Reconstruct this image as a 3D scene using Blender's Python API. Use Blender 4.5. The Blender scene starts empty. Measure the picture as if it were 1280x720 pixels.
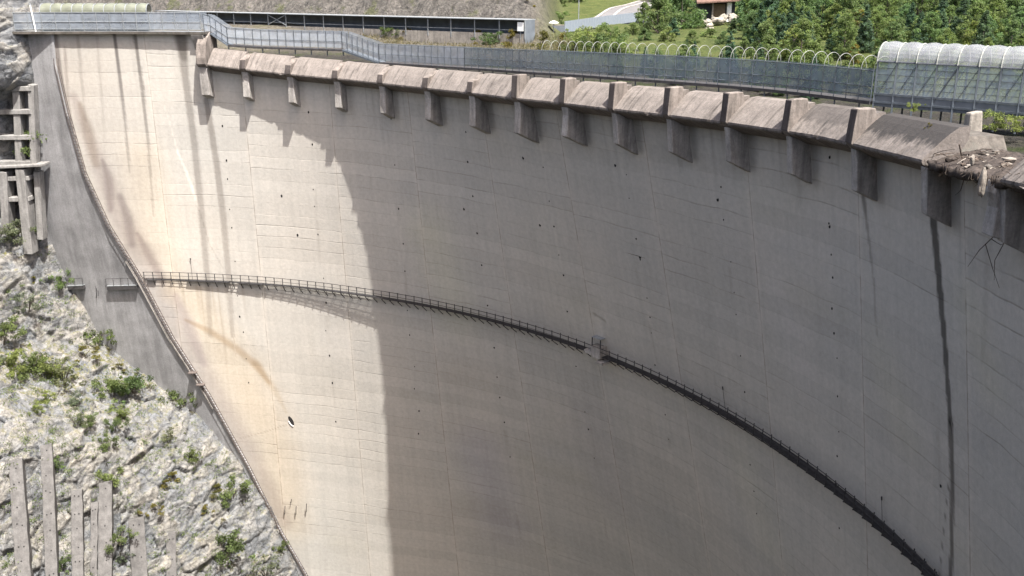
import bpy, math, random
import numpy as np
from mathutils import Vector, Matrix, noise

random.seed(7)
rng = np.random.default_rng(7)
SC = bpy.context.scene
COL = SC.collection
R = math.radians

# ------------------------------------------------------------------ geometry of the place
# camera stands at the origin, looking along +Y and down; the dam's arch is centred on (CX, CY)
F, VH = 1200.0, -20.0
TH = math.atan((360 - VH) / F)
CX, CY = -52.0, 44.0
ZC = -9.0

def ray(px, py):
    u = (px - 640) / F; v = (360 - py) / F
    return np.array([u, math.cos(TH) + v * math.sin(TH), -math.sin(TH) + v * math.cos(TH)])

def at_depth(px, py, Y):
    d = ray(px, py); return d * (Y / d[1])

def at_z(px, py, z):
    d = ray(px, py); return d * (z / d[2])

def slope(phi):
    return np.interp(phi, [-20, 5, 15, 24, 35, 45, 55, 65, 73, 85, 110],
                     [0, .02, .03, .06, .17, .25, .26, .2, .15, .17, .17])

def rwall(phi, z):
    return 82.3 - slope(phi) * (z + 38)

def pol(phi, r, z):
    p = np.radians(phi)
    return np.array([CX + r * np.sin(p), CY + r * np.cos(p), z])

def crest(phi, off, z, tau=0.0):
    p = math.radians(phi)
    r = float(rwall(phi, ZC)) + off
    return (CX + r * math.sin(p) + tau * math.cos(p), CY + r * math.cos(p) - tau * math.sin(p), z)

def wallp(phi, off, z, tau=0.0):
    p = math.radians(phi)
    r = float(rwall(phi, z)) + off
    return (CX + r * math.sin(p) + tau * math.cos(p), CY + r * math.cos(p) - tau * math.sin(p), z)

def hit(px, py, off=0.0, crestonly=False):
    """(phi, z) of the point of the dam face seen in a given direction"""
    d = ray(px, py); lo, hi = 15.0, 400.0
    for _ in range(50):
        m = (lo + hi) / 2; q = d * m
        ph = math.degrees(math.atan2(q[0] - CX, q[1] - CY))
        rr = math.hypot(q[0] - CX, q[1] - CY)
        if rr < float(rwall(ph, ZC if crestonly else q[2])) + off: lo = m
        else: hi = m
    return ph, q[2]

def project(P):
    P = np.asarray(P, float)
    y = P[..., 1] * math.cos(TH) - P[..., 2] * math.sin(TH)
    v = P[..., 1] * math.sin(TH) + P[..., 2] * math.cos(TH)
    return 640 + F * P[..., 0] / y, 360 - F * v / y

def sm(x, a, b):
    t = np.clip((np.asarray(x, float) - a) / (b - a), 0, 1); return t * t * (3 - 2 * t)

# ------------------------------------------------------------------ object helpers
def props(o, label=None, cat=None, group=None, kind=None):
    if label: o['label'] = label
    if cat: o['category'] = cat
    if group: o['group'] = group
    if kind: o['kind'] = kind
    return o

def thing(name, loc, label, cat, group=None, rz=0):
    o = bpy.data.objects.new(name, None); COL.objects.link(o)
    o.location = loc; o.rotation_euler = (0, 0, rz)
    o.empty_display_size = .2
    return props(o, label, cat, group)

def origin_of(o):
    v = Vector((0, 0, 0))
    while o is not None:
        v += o.location; o = o.parent
    return v

class MB:
    def __init__(s): s.v = []; s.f = []; s.mi = []; s.uv = []
    def face(s, pts, mi=0, uv=None):
        n = len(s.v); s.v += [tuple(p) for p in pts]; s.f.append(list(range(n, n + len(pts)))); s.mi.append(mi)
        s.uv.append(uv if uv else [(0, 0)] * len(pts))
    def raw(s, v, f, mi=0):
        n = len(s.v); s.v += [tuple(p) for p in v]
        for q in f:
            s.f.append([n + i for i in q]); s.mi.append(mi); s.uv.append([(0, 0)] * len(q))
    def box8(s, c, mi=0):      # c: 4 bottom + 4 top
        s.raw(c, [(3, 2, 1, 0), (4, 5, 6, 7), (0, 1, 5, 4), (1, 2, 6, 5), (2, 3, 7, 6), (3, 0, 4, 7)], mi)
    def box(s, a, b, mi=0):
        x0, y0, z0 = a; x1, y1, z1 = b
        s.box8([(x0, y0, z0), (x1, y0, z0), (x1, y1, z0), (x0, y1, z0), (x0, y0, z1), (x1, y0, z1), (x1, y1, z1), (x0, y1, z1)], mi)
    def beam(s, p, q, w, h=None, up=(0, 0, 1), mi=0):
        p = Vector(p); q = Vector(q); h = h or w
        d = (q - p).normalized(); u = Vector(up)
        if abs(d.dot(u)) > .97: u = Vector((0.3, 1, 0))
        a = d.cross(u).normalized(); b = a.cross(d).normalized()
        a *= w / 2; b *= h / 2
        s.box8([p - a - b, p + a - b, q + a - b, q - a - b, p - a + b, p + a + b, q + a + b, q - a + b], mi)
    def tube(s, pts, r, n=6, mi=0, taper=None):
        pts = [Vector(p) for p in pts]; rings = []
        for i, p in enumerate(pts):
            d = (pts[min(i + 1, len(pts) - 1)] - pts[max(i - 1, 0)]).normalized()
            u = Vector((0, 0, 1)) if abs(d.z) < .9 else Vector((1, 0, 0))
            a = d.cross(u).normalized(); b = a.cross(d)
            rad = r if taper is None else r + (taper - r) * i / max(1, len(pts) - 1)
            rings.append([p + (a * math.cos(2 * math.pi * k / n) + b * math.sin(2 * math.pi * k / n)) * rad for k in range(n)])
        v = [q for rg in rings for q in rg]; f = []
        for i in range(len(pts) - 1):
            for k in range(n):
                f.append((i * n + k, i * n + (k + 1) % n, (i + 1) * n + (k + 1) % n, (i + 1) * n + k))
        f.append(tuple(range(n - 1, -1, -1))); f.append(tuple(range((len(pts) - 1) * n, len(pts) * n)))
        s.raw(v, f, mi)
    def prism(s, front, back, mi=0):
        n = len(front); v = list(front) + list(back)
        f = [tuple(range(n - 1, -1, -1)), tuple(range(n, 2 * n))]
        for i in range(n): f.append((i, (i + 1) % n, n + (i + 1) % n, n + i))
        s.raw(v, f, mi)
    def build(s, name, mats, parent=None, smooth=False, local=False):
        me = bpy.data.meshes.new(name)
        off = Vector((0, 0, 0)) if (parent is None or local) else origin_of(parent)
        me.from_pydata([tuple(Vector(p) - off) for p in s.v], [], s.f)
        if not isinstance(mats, (list, tuple)): mats = [mats]
        for m in mats: me.materials.append(m)
        if len(mats) > 1: me.polygons.foreach_set('material_index', s.mi)
        uvl = me.uv_layers.new(name='UVMap')
        flat = [c for q in s.uv for p in q for c in p]
        uvl.data.foreach_set('uv', flat)
        if smooth: me.polygons.foreach_set('use_smooth', [True] * len(me.polygons))
        me.update()
        o = bpy.data.objects.new(name, me); COL.objects.link(o)
        if parent is not None: o.parent = parent
        return o

def recalc(o):
    import bmesh
    bm = bmesh.new(); bm.from_mesh(o.data); bmesh.ops.recalc_face_normals(bm, faces=bm.faces); bm.to_mesh(o.data); bm.free()
    return o

def grid_object(name, P, mats, parent=None, colour=None, uv=None, smooth=True, flip=False, mask=None):
    """P: (nr, nc, 3) array of points"""
    nr, nc = P.shape[:2]
    off = np.array(origin_of(parent)) if parent is not None else np.zeros(3)
    V = (P - off).reshape(-1, 3)
    idx = np.arange(nr * nc).reshape(nr, nc)
    q = np.stack([idx[:-1, :-1], idx[1:, :-1], idx[1:, 1:], idx[:-1, 1:]], -1).reshape(-1, 4)
    if flip: q = q[:, ::-1]
    if mask is not None: q = q[mask.reshape(-1)]
    me = bpy.data.meshes.new(name)
    me.vertices.add(len(V)); me.vertices.foreach_set('co', V.astype(np.float32).ravel())
    me.loops.add(q.size); me.loops.foreach_set('vertex_index', q.astype(np.int32).ravel())
    me.polygons.add(len(q)); me.polygons.foreach_set('loop_start', (np.arange(len(q)) * 4).astype(np.int32))
    if smooth: me.polygons.foreach_set('use_smooth', np.ones(len(q), bool))
    me.update(calc_edges=True)
    if colour is not None:
        a = me.attributes.new('tone', 'FLOAT_COLOR', 'POINT')
        c = np.ones((nr * nc, 4), np.float32); c[:, :3] = colour.reshape(-1, 3)
        a.data.foreach_set('color', c.ravel())
    if uv is not None:
        l = me.uv_layers.new(name='UVMap')
        l.data.foreach_set('uv', uv.reshape(-1, 2)[q.ravel()].astype(np.float32).ravel())
    for m in (mats if isinstance(mats, (list, tuple)) else [mats]): me.materials.append(m)
    me.validate()
    o = bpy.data.objects.new(name, me); COL.objects.link(o)
    if parent is not None: o.parent = parent
    return o

# ------------------------------------------------------------------ materials
class NT:
    def __init__(s, name):
        s.m = bpy.data.materials.new(name); s.m.use_nodes = True
        s.t = s.m.node_tree; s.b = s.t.nodes['Principled BSDF']; s.out = s.t.nodes['Material Output']
    def n(s, kind, **kw):
        o = s.t.nodes.new(kind)
        for k, v in kw.items():
            if k in o.inputs: s.put(o.inputs[k], v)
            else: setattr(o, k, v)
        return o
    def put(s, sock, v):
        if hasattr(v, 'is_output'): s.t.links.new(v, sock)
        else: sock.default_value = v
    def noise(s, vec, scale, detail=4, rough=.55, dim='3D', dist=0):
        o = s.t.nodes.new('ShaderNodeTexNoise'); o.noise_dimensions = dim
        if vec is not None: s.t.links.new(vec, o.inputs['Vector'])
        o.inputs['Scale'].default_value = scale; o.inputs['Detail'].default_value = detail; o.inputs['Roughness'].default_value = rough
        o.inputs['Distortion'].default_value = dist
        return o.outputs['Fac']
    def ramp(s, fac, stops):
        o = s.t.nodes.new('ShaderNodeValToRGB'); s.t.links.new(fac, o.inputs['Fac'])
        e = o.color_ramp.elements
        while len(e) < len(stops): e.new(.5)
        for k, (p, c) in enumerate(stops):
            e[k].position = p; e[k].color = (c, c, c, 1) if isinstance(c, (int, float)) else (*c, 1)
        return o.outputs['Color']
    def mul(s, a, b, fac=1.0, mode='MULTIPLY'):
        o = s.t.nodes.new('ShaderNodeMix'); o.data_type = 'RGBA'; o.blend_type = mode
        o.inputs['Factor'].default_value = 1
        s.put(o.inputs[0], fac); 
        for sock, v in ((o.inputs[6], a), (o.inputs[7], b)):
            s.put(sock, (*v, 1) if isinstance(v, tuple) and len(v) == 3 else v)
        return o.outputs[2]
    def math(s, op, a, b=0.0, c=0.0):
        o = s.t.nodes.new('ShaderNodeMath'); o.operation = op
        s.put(o.inputs[0], a); s.put(o.inputs[1], b); s.put(o.inputs[2], c)
        return o.outputs[0]
    def mapping(s, vec, scale):
        o = s.t.nodes.new('ShaderNodeMapping'); s.t.links.new(vec, o.inputs['Vector']); o.inputs['Scale'].default_value = scale
        return o.outputs['Vector']
    def coord(s, which='Object'):
        return s.t.nodes.new('ShaderNodeTexCoord').outputs[which]
    def pos(s):
        return s.t.nodes.new('ShaderNodeNewGeometry').outputs['Position']
    def attr(s, name, which='Color'):
        o = s.t.nodes.new('ShaderNodeAttribute'); o.attribute_name = name; return o.outputs[which]
    def bump(s, h, strength=.4, dist=.1):
        o = s.t.nodes.new('ShaderNodeBump'); s.t.links.new(h, o.inputs['Height'])
        o.inputs['Strength'].default_value = strength; o.inputs['Distance'].default_value = dist
        s.t.links.new(o.outputs['Normal'], s.b.inputs['Normal'])
    def done(s, col, rough=.9, metal=0, spec=.3):
        s.put(s.b.inputs['Base Color'], (*col, 1) if isinstance(col, tuple) and len(col) == 3 else col)
        s.put(s.b.inputs['Roughness'], rough); s.b.inputs['Metallic'].default_value = metal
        s.b.inputs['Specular IOR Level'].default_value = spec
        return s.m

def mat_plain(name, col, rough=.7, metal=0, var=.25, scale=3.0, spec=.3):
    t = NT(name); p = t.pos()
    a = t.ramp(t.noise(p, scale), [(.3, 1 - var), (.7, 1 + var * .6)])
    return t.done(t.mul(col, a), rough, metal, spec)

WALL_COL = (.458, .431, .387)
def mat_wall():
    t = NT('dam_concrete')
    uv = t.coord('UV'); p = t.pos()
    sep = t.n('ShaderNodeSeparateXYZ'); t.t.links.new(uv, sep.inputs[0])
    u, z = sep.outputs[0], sep.outputs[1]
    wob = t.math('MULTIPLY', t.math('SUBTRACT', t.noise(p, .25, 2), .5), .5)
    blk = t.math('FLOOR', t.math('DIVIDE', t.math('ADD', u, 200.0 - 14.65), 12.72))
    hsh = t.math('FRACT', t.math('MULTIPLY', t.math('SINE', t.math('MULTIPLY', blk, 12.99)), 437.58))
    zz = t.math('ADD', t.math('ADD', z, hsh), wob)
    # lift lines
    fr = t.math('FRACT', t.math('DIVIDE', zz, 1.52))
    dl = t.math('ABSOLUTE', t.math('SUBTRACT', fr, .5))
    line = t.math('SUBTRACT', 1.0, t.math('SMOOTH_MIN', t.math('MULTIPLY', dl, 16.0), 1.0, .1))
    line = t.math('MAXIMUM', line, 0.0)
    brk = t.ramp(t.noise(p, .35, 4, .6), [(.34, .1), (.6, 1)])
    lev = t.math('FLOOR', t.math('ADD', t.math('DIVIDE', zz, 1.52), .5))
    hs2 = t.math('FRACT', t.math('MULTIPLY', t.math('SINE', t.math('ADD', t.math('MULTIPLY', lev, 78.23), t.math('MULTIPLY', blk, 3.7))), 4375.5))
    amt = t.math('MULTIPLY', t.math('MULTIPLY', line, brk), t.math('POWER', hs2, 1.5))
    lines = t.mul((1, 1, 1), (.68, .665, .65), amt, 'MIX')
    # tone of single lifts
    lev2 = t.math('FLOOR', t.math('DIVIDE', t.math('ADD', zz, .76), 1.52))
    hs3 = t.math('FRACT', t.math('MULTIPLY', t.math('SINE', t.math('ADD', t.math('MULTIPLY', lev2, 12.7), t.math('MULTIPLY', blk, 31.3))), 917.3))
    lift = t.ramp(hs3, [(0, .94), (1, 1.035)])
    # vertical weeping
    vs = t.ramp(t.noise(t.mapping(uv, (1.3, .05, 1)), 1.0, 5, .6), [(.32, .94), (.6, 1.02)])
    big = t.ramp(t.noise(p, .06, 4, .55), [(.35, (.935, .945, .945)), (.65, (1.05, 1.03, 1.0))])
    fine = t.ramp(t.noise(p, 2.2, 6, .65), [(.3, .9), (.7, 1.06)])
    # monolith joints
    fu = t.math('ABSOLUTE', t.math('SUBTRACT', t.math('FRACT', t.math('DIVIDE', t.math('ADD', u, 200.0 - 14.65), 12.72)), .5))
    jn = t.math('MULTIPLY', t.math('GREATER_THAN', fu, .4955), t.ramp(t.noise(p, .8, 4), [(.35, 0.1), (.65, .8)]))
    jl = t.mul((1, 1, 1), (.52, .505, .49), jn, 'MIX')
    jw = t.mul((1, 1, 1), (1.06, 1.05, 1.04), t.ramp(fu, [(.46, 0), (.485, 1)]), 'MIX')
    c = t.mul(WALL_COL, t.attr('tone'))
    for k in (lines, lift, vs, big, fine, jl, jw): c = t.mul(c, k)
    t.bump(t.math('ADD', t.noise(p, 3.0, 6, .7), t.math('MULTIPLY', amt, -1.2)), .35, .06)
    return t.done(c, .92, 0, .25)

def mat_concrete(name, col, streak=(2.2, 2.2, .25), dark=.6, moss=0.0, scale=1.0, bump=.5):
    t = NT(name); p = t.pos()
    st = t.ramp(t.noise(t.mapping(p, streak), 1.0, 5, .65), [(.33, dark), (.62, 1.08)])
    bl = t.ramp(t.noise(p, .9 * scale, 6, .65), [(.3, .72), (.65, 1.1)])
    fi = t.ramp(t.noise(p, 6.0, 5, .7), [(.3, .8), (.7, 1.12)])
    c = t.mul(t.mul(t.mul(col, st), bl), fi)
    if moss: c = t.mul(c, (.10, .10, .085), t.math('MULTIPLY', t.ramp(t.noise(p, .7, 5, .7), [(.5, 0), (.68, 1)]), moss), 'MIX')
    t.bump(t.noise(p, 5.0, 6, .7), bump, .08)
    return t.done(c, .93, 0, .2)

def mat_apron(name='apron_concrete', painted_shade=0.0):
    t = NT(name); uv = t.coord('UV'); p = t.pos()
    st = t.ramp(t.noise(t.mapping(uv, (2.3, .2, 1)), 1.0, 6, .72), [(.31, .36), (.46, .92), (.68, 1.16)])
    bl = t.ramp(t.noise(p, .8, 6, .7), [(.3, .7), (.65, 1.12)])
    fi = t.ramp(t.noise(p, 7.0, 4, .7), [(.3, .75), (.7, 1.15)])
    c = t.mul(t.mul(t.mul((.172, .150, .133), st), bl), fi)
    if painted_shade:  # walkway shadow and dark weathering painted over the upper apron
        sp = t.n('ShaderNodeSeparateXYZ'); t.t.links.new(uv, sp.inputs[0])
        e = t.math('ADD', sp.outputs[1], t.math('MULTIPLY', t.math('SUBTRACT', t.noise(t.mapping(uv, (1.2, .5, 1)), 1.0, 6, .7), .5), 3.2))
        c = t.mul(c, (.03, .028, .027), t.math('MULTIPLY', t.ramp(t.math('DIVIDE', e, 5.0), [(.56, 0), (.66, 1)]), painted_shade), 'MIX')
    t.bump(t.noise(p, 4.0, 6, .7), .6, .08)
    return t.done(c, .95, 0, .2)

def mat_rock(name='limestone', tint=(.172, .170, .165), attr=True):
    t = NT(name); p = t.pos()
    w = t.n('ShaderNodeMix', data_type='RGBA'); 
    nz = t.t.nodes.new('ShaderNodeTexNoise'); t.t.links.new(p, nz.inputs['Vector']); nz.inputs['Scale'].default_value = .5; nz.inputs['Detail'].default_value = 6
    add = t.n('ShaderNodeVectorMath', operation='MULTIPLY_ADD')
    t.t.links.new(nz.outputs['Color'], add.inputs[0]); add.inputs[1].default_value = (3.4, 3.4, 3.4); t.t.links.new(p, add.inputs[2])
    wp = add.outputs[0]
    def crack(scale, wid):
        v = t.t.nodes.new('ShaderNodeTexVoronoi'); v.feature = 'DISTANCE_TO_EDGE'
        t.t.links.new(t.mapping(wp, (1, 1, 1.9)), v.inputs['Vector']); v.inputs['Scale'].default_value = scale
        return t.ramp(v.outputs['Distance'], [(0, 0), (wid, 1)])
    c1 = crack(.27, .05); c2 = crack(.75, .06); c3 = crack(2.0, .06)
    msk = t.ramp(t.noise(p, .35, 3), [(.42, 0), (.58, 1)])
    base = t.mul(tint, t.ramp(t.noise(p, .35, 6, .65), [(.32, (.78, .81, .85)), (.48, (1, 1, 1)), (.66, (1.14, 1.1, 1.04))]))
    base = t.mul(base, t.ramp(t.noise(p, 2.5, 6, .7), [(.3, .78), (.55, 1.02), (.75, 1.14)]))
    base = t.mul(base, t.ramp(t.noise(t.mapping(wp, (1, 1, .2)), .8, 5, .6), [(.3, .75), (.5, 1.0), (.7, 1.08)]))
    base = t.mul(base, t.mul((.42, .42, .44), (1, 1, 1), c1, 'MIX'), t.math('MULTIPLY', msk, .75))
    base = t.mul(base, t.mul((.5, .49, .48), (1, 1, 1), c2, 'MIX'), t.math('SUBTRACT', 1.0, t.math('MULTIPLY', msk, .5)))
    base = t.mul(base, t.mul((.72, .71, .69), (1, 1, 1), c3, 'MIX'), t.math('SUBTRACT', .75, t.math('MULTIPLY', msk, .6)))
    pit_shade = t.ramp(t.noise(p, 3.2, 8, .82), [(.34, .5), (.41, 1.0), (.7, 1.06)])  # shade of small hollows painted as dark specks
    bed = t.ramp(t.noise(t.mapping(wp, (.35, .35, 2.6)), 1.0, 7, .72), [(.34, .66), (.44, 1.0), (.68, 1.08)])
    base = t.mul(t.mul(base, pit_shade), bed)
    if attr:
        sc_ = t.n('ShaderNodeSeparateColor'); t.t.links.new(t.attr('tone'), sc_.inputs[0])
        base = t.mul(base, t.ramp(sc_.outputs[1], [(.2, (.88, .91, .96)), (.5, (1, 1, 1)), (.8, (1.09, 1.05, .98))]))
        base = t.mul(base, t.ramp(sc_.outputs[2], [(.2, .86), (.8, 1.12)]))
        grs = sc_.outputs[0]
        gm = t.ramp(t.noise(p, 1.1, 6, .75), [(.5, 0), (.58, 1)])
        up = t.n('ShaderNodeSeparateXYZ'); g = t.t.nodes.new('ShaderNodeNewGeometry'); t.t.links.new(g.outputs['Normal'], up.inputs[0])
        upm = t.ramp(up.outputs[2], [(.35, .1), (.75, 1)])
        gc = t.mul((.10, .105, .045), t.ramp(t.noise(p, 3.0, 4), [(.3, (.7, .75, .8)), (.7, (1.5, 1.25, 1.2))]))
        base = t.mul(base, gc, t.math('MULTIPLY', t.math('MULTIPLY', gm, upm), grs), 'MIX')
    t.bump(t.math('ADD', t.math('ADD', t.math('MULTIPLY', c1, .5), t.math('MULTIPLY', c2, .6)), t.math('ADD', t.math('MULTIPLY', c3, .12), t.math('MULTIPLY', t.noise(p, 2.2, 6, .7), .5))), .5, .16)
    return t.done(base, .95, 0, .2)

def mat_leaf(name, col, var=.35):
    t = NT(name)
    rnd = t.t.nodes.new('ShaderNodeObjectInfo').outputs['Random']
    a = t.attr('tone')
    hue = t.ramp(rnd, [(0, (.75, .85, .8)), (.35, (1.0, .985, .96)), (.7, (1.18, 1.08, .85)), (1, (.85, 1.0, 1.05))])
    c = t.mul(t.mul(col, a), hue)
    t.put(t.b.inputs['Base Color'], c); t.b.inputs['Roughness'].default_value = .75; t.b.inputs['Specular IOR Level'].default_value = .15
    tr = t.t.nodes.new('ShaderNodeBsdfTranslucent'); t.t.links.new(t.mul(c, (1.05, 1.2, .75)), tr.inputs['Color'])
    mx = t.t.nodes.new('ShaderNodeMixShader'); mx.inputs[0].default_value = .48
    t.t.links.new(t.b.outputs[0], mx.inputs[1]); t.t.links.new(tr.outputs[0], mx.inputs[2]); t.t.links.new(mx.outputs[0], t.out.inputs[0])
    return t.m

def mat_mesh(name, col, opac, rough=.5, streak=.12):
    """wire mesh too fine to resolve: part opening, part wire"""
    t = NT(name); p = t.pos()
    n = t.noise(p, 1.3, 4, .6)
    t.put(t.b.inputs['Base Color'], t.mul(col, t.ramp(n, [(.3, .8), (.7, 1.15)])))
    t.b.inputs['Roughness'].default_value = rough; t.b.inputs['Metallic'].default_value = .0
    tr = t.t.nodes.new('ShaderNodeBsdfTransparent')
    mx = t.t.nodes.new('ShaderNodeMixShader')
    t.put(mx.inputs[0], t.ramp(t.noise(p, .8, 3), [(.3, opac - streak), (.7, opac + streak)]))
    t.t.links.new(tr.outputs[0], mx.inputs[1]); t.t.links.new(t.b.outputs[0], mx.inputs[2]); t.t.links.new(mx.outputs[0], t.out.inputs[0])
    return t.m

M = {}
M['wall'] = mat_wall()
M['apron'] = mat_apron()
M['apron_shade'] = mat_apron('shaded_apron_concrete', .9)
M['apron_half'] = mat_apron('half_shaded_apron_concrete', .55)
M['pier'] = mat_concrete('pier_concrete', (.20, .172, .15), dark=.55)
M['pier_front'] = mat_concrete('shaded_dirty_pier_concrete', (.085, .072, .066), dark=.6)  # front face: its shade and dirt both put into the colour
M['corbel_side'] = mat_concrete('shaded_corbel_concrete', (.28, .26, .236), dark=.6)  # side face: soft shade and staining put into the colour
M['corbel'] = mat_concrete('corbel_concrete', (.34, .315, .285), dark=.7)
M['pulvino'] = mat_concrete('abutment_concrete', (.285, .28, .278), streak=(.9, .9, .07), dark=.72, scale=.35, bump=.35)
M['crest'] = mat_concrete('crest_concrete', (.105, .093, .08), dark=.6, moss=.7)
M['grid'] = mat_concrete('old_concrete', (.245, .235, .22), dark=.7, moss=.1)
M['beam'] = mat_concrete('anchor_beam_concrete', (.124, .118, .112), streak=(1.6, 1.6, .3), dark=.78)
M['block'] = mat_concrete('stone_block', (.30, .27, .23), dark=.7)
M['rock'] = mat_rock()
M['farrock'] = mat_rock('far_limestone', (.2, .18, .158), attr=False)
M['steel'] = mat_plain('grey_steel', (.10, .115, .13), .55, .2)
M['dsteel'] = mat_plain('dark_rusty_steel', (.055, .052, .052), .7, .1, .4)
M['stair'] = mat_plain('rusty_stair_steel', (.115, .095, .085), .75, .1, .4)
M['galv'] = mat_plain('galvanised_steel', (.26, .275, .28), .5, .2)
M['hoop'] = mat_plain('pale_painted_steel', (.27, .275, .25), .5, .0, .12)
M['mesh_light'] = mat_mesh('grey_wire_mesh', (.225, .25, .28), .6)
M['mesh_grey'] = mat_mesh('dark_grey_wire_mesh', (.34, .37, .40), .58)
M['mesh_mid'] = mat_mesh('blue_grey_wire_mesh', (.16, .20, .225), .56)
M['mesh_right'] = mat_mesh('teal_wire_mesh', (.40, .47, .49), .42)
M['poly'] = mat_mesh('clouded_polycarbonate', (.40, .41, .425), .40, .25, .06)
M['poly_old'] = mat_mesh('mossy_polycarbonate', (.17, .18, .135), .8, .4, .06)
M['hole'] = mat_plain('dark_hole', (.022, .021, .02), .9, 0, .2)
M['white'] = mat_plain('white_paint', (.75, .74, .71), .6, 0, .06)
M['dark'] = mat_plain('dark_recess', (.03, .033, .038), .8, 0, .2)
M['slate'] = mat_plain('grey_blue_sheet', (.12, .135, .15), .7, 0, .25, .8)
M['sheet'] = mat_plain('ribbed_blue_grey_sheet', (.23, .26, .30), .5, .1, .12)
M['debris'] = mat_concrete('dark_debris', (.062, .05, .042), streak=(3, 3, 3), dark=.5)
M['deadwood'] = mat_plain('dead_wood', (.085, .066, .052), .9, 0, .5, 5)
M['palewood'] = mat_plain('pale_broken_concrete', (.21, .185, .155), .9, 0, .4, 4)
M['bark'] = mat_plain('bark', (.075, .062, .05), .9, 0, .4, 5)
M['roof'] = mat_plain('brown_roof', (.14, .085, .065), .85, 0, .3, 2)
M['asphalt'] = mat_plain('asphalt', (.13, .125, .125), .9, 0, .2, .6)
M['kerb'] = mat_plain('pale_kerb', (.27, .255, .24), .85, 0, .2, 1)
M['boulder'] = mat_concrete('boulder', (.33, .30, .25), streak=(1, 1, 1), dark=.65)
M['leafD'] = mat_leaf('deciduous_leaves', (.122, .165, .074))
M['leafL'] = mat_leaf('bright_leaves', (.155, .19, .075))
M['leafC'] = mat_leaf('conifer_needles', (.08, .12, .078))
M['leafY'] = mat_leaf('yellowing_leaves', (.15, .125, .04))
M['leafB'] = mat_leaf('shrub_leaves', (.10, .132, .055))
M['leafG'] = mat_leaf('grey_green_leaves', (.11, .125, .085))

# ------------------------------------------------------------------ the dam
dam = thing('arch_dam', (-20, 122, -100), 'huge pale concrete arch dam curving between the rock walls, half of it in shade', 'dam')

# lip of the spillway aprons, and the crest level, from the sight lines
LIP = [(250, 79), (305, 85), (362, 93), (418, 98), (473, 104), (530, 109.5), (586, 115), (645, 120.5), (704, 127), (766, 134.5), (832, 143.5), (903, 154), (977, 166), (1060, 180), (1155, 197)]
lp = [hit(x, y, -1.6, True) for x, y in LIP]
LPH = np.array([a for a, b in lp] + [88.2, 95.0]); LZ = np.array([b for a, b in lp] + [-8.75, -8.4])
# even out the measured bays
k = np.polyfit(np.arange(len(LPH)), LPH, 5); LPH = .5 * LPH + .5 * np.polyval(k, np.arange(len(LPH)))
kz = np.polyfit(LPH, LZ, 4)
def zlip(phi): return float(np.polyval(kz, min(max(phi, 8), 96)))

PHJ0, PHJ1 = 9.2, 104.0
ztop = lambda phi: np.where(phi < PHJ0, -6.0, np.array([zlip(a) + (1.2 if a < LPH[14] else .0) for a in np.atleast_1d(phi)]))

U = lambda phi: np.radians(phi) * 82.3
# joint between the dam face and the abutment block (the stair follows it)
JP = [(66, 20), (70, 80), (84, 140), (105, 215), (135, 280), (175, 345), (215, 420), (260, 490), (310, 580), (350, 660), (385, 720), (425, 800), (480, 900)]
JH = [hit(x, y) for x, y in JP]
JZ = np.array([b for a, b in JH]); JPH = np.array([a for a, b in JH])
def jphi(z): return np.interp(-np.asarray(z), -JZ, JPH)

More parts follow.
